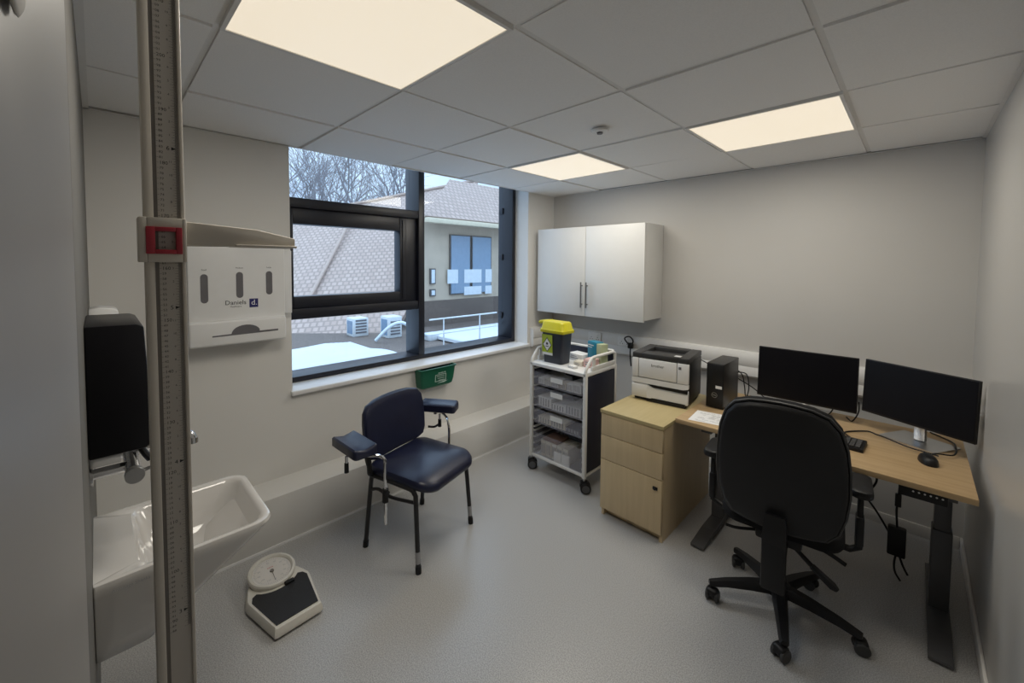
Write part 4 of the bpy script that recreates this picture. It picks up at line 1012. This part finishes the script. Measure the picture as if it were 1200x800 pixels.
m = MB(); m.tube(curve_pts([(1.12, -3.385, 1.04), (1.12, -3.36, 1.055), (1.12, -3.30, 1.066), (1.12, -3.255, 1.066), (1.12, -3.243, 1.048)]), .012, 14); m.tube([(1.12, -3.243, 1.052), (1.12, -3.243, 1.035)], .0145, 14); m.build('spout', M['chrome'], tp, world=True)
m = MB(); m.tube([(1.236, -3.385, 1.035), (1.242, -3.385, 1.035), (1.262, -3.385, 1.035)], [.018, .0205, .0205], 22); m.tube([(1.252, -3.37, 1.04), (1.258, -3.352, 1.046)], .005, 10); m.build('knob', M['silver'], tp, world=True)
td = thing('towel_dispenser', 'black paper towel dispenser on the wall above the basin tap', 'dispenser', (1.09, YN+.0005, 1.09))
def tdl(y, e, z0=1.098, z1=1.428): return None
m = MB(); m.prism([(YN+.0005, 1.100), (YN+.0005, 1.434), (-3.372, 1.432), (-3.358, 1.425), (-3.352, 1.30), (-3.352, 1.108), (-3.360, 1.100)], .94, 1.255, X=frame_x((0, 0, 0), (0, 1, 0), (0, 0, 1)), bev=.004); m.build('cover', M['black_gloss'], td, world=True)
MB().box((.945, YN+.002, 1.076), (1.25, -3.41, 1.0995), bev=.003).build('paper_window', M['clear'], td, world=True)
MB().tube([(1.235, -3.372, 1.10), (1.24, -3.362, 1.08), (1.24, -3.352, 1.062)], [.007, .008, .008], 8).build('lever', M['black'], td, world=True)
sd2 = thing('soap_dispenser', 'white soap dispenser on the wall just past the black towel dispenser', 'dispenser', (.44, YN+.0005, 1.16))
MB().prism([(YN+.0005, 1.20), (YN+.0005, 1.412), (YN+.03, 1.418), (-3.395, 1.412), (-3.385, 1.40), (-3.390, 1.25), (-3.42, 1.20)], .38, .50, X=frame_x((0, 0, 0), (0, 1, 0), (0, 0, 1)), bev=.006).build('casing', M['white_plastic'], sd2, world=True)
MB().box((.41, YN+.01, 1.17), (.47, -3.42, 1.199), bev=.004).build('push_bar', M['grey_plastic'], sd2, world=True)

# coat hooks on the door beside the camera
for (x, z_, lab) in ((2.533, 1.652, 'white plastic coat hook on the door, lower of two at the top left corner'), (2.446, 1.694, 'white plastic coat hook on the door, upper of two at the top left corner')):
    hk = thing('coat_hook', lab, 'coat hook', (x, YN+.0135, z_), 0, 'coat hooks on the door')
    big = z_ < 1.67; a_, c_ = (.030, .034) if big else (.014, .022)
    MB().box((-a_*.5, 0, .004), (a_*.5, .0012, c_*2.2), bev=.0005).build('plate', M['cream'], hk)
    S_ = Matrix.Translation((0, .0012, c_)) @ Matrix.Diagonal((a_, .0022, c_, 1))
    MB().lathe([(math.sin(PI*k/10), -math.cos(PI*k/10)) for k in range(11)], 24, X=S_).build('prong', M['cream'], hk, ang=60)

# ------------------------------------------------------------------ world, camera, view
w = bpy.data.worlds.new('sky'); bpy.context.scene.world = w; w.use_nodes = True
nt = w.node_tree; bg = nt.nodes['Background']
tc = nt.nodes.new('ShaderNodeTexCoord'); nz = nt.nodes.new('ShaderNodeTexNoise'); nz.inputs['Scale'].default_value = 3; nz.inputs['Detail'].default_value = 4
nt.links.new(tc.outputs['Generated'], nz.inputs['Vector'])
rp = nt.nodes.new('ShaderNodeValToRGB'); rp.color_ramp.elements[0].position = .35; rp.color_ramp.elements[1].position = .7
rp.color_ramp.elements[0].color = (.44, .60, .86, 1); rp.color_ramp.elements[1].color = (.68, .82, .98, 1)
nt.links.new(nz.outputs['Fac'], rp.inputs['Fac']); nt.links.new(rp.outputs['Color'], bg.inputs['Color'])
sp = nt.nodes.new('ShaderNodeSeparateXYZ'); nt.links.new(tc.outputs['Generated'], sp.inputs[0])
mr = nt.nodes.new('ShaderNodeMapRange'); mr.inputs['From Min'].default_value = .12; mr.inputs['From Max'].default_value = .9; mr.inputs['To Min'].default_value = 1.15; mr.inputs['To Max'].default_value = 3.3
nt.links.new(sp.outputs['Z'], mr.inputs['Value']); nt.links.new(mr.outputs[0], bg.inputs['Strength'])

F_, PPX, PPY = 479.634, 583.037, 328.951
yaw, pitch, roll = -.795003639, .0431808883, .00639060366
sy_, cy_ = math.sin(yaw), math.cos(yaw)
fw = Vector((sy_*math.cos(pitch), cy_*math.cos(pitch), -math.sin(pitch)))
rt = Vector((cy_, -sy_, 0)); up = rt.cross(fw)
r2 = rt*math.cos(roll)+up*math.sin(roll); u2 = -rt*math.sin(roll)+up*math.cos(roll)
cam = bpy.data.cameras.new('camera'); co = bpy.data.objects.new('camera', cam); C.objects.link(co)
cam.sensor_width = 36; cam.sensor_fit = 'HORIZONTAL'; cam.lens = F_/1200*36
cam.shift_x = (600-PPX)/1200; cam.shift_y = (PPY-400)/1200
cam.clip_start = .004; cam.clip_end = 200
mw = Matrix((r2, u2, -fw)).transposed().to_4x4(); mw.translation = Vector((2.67227689, -3.44386551, 1.59716654))
co.matrix_world = mw
sc = bpy.context.scene; sc.camera = co
sc.view_settings.view_transform = 'Standard'; sc.view_settings.look = 'None'; sc.view_settings.gamma = 1; sc.view_settings.use_curve_mapping = False
sc.view_settings.exposure = 0.30
sc.cycles.max_bounces = 10; sc.cycles.diffuse_bounces = 6; sc.cycles.transparent_max_bounces = 12
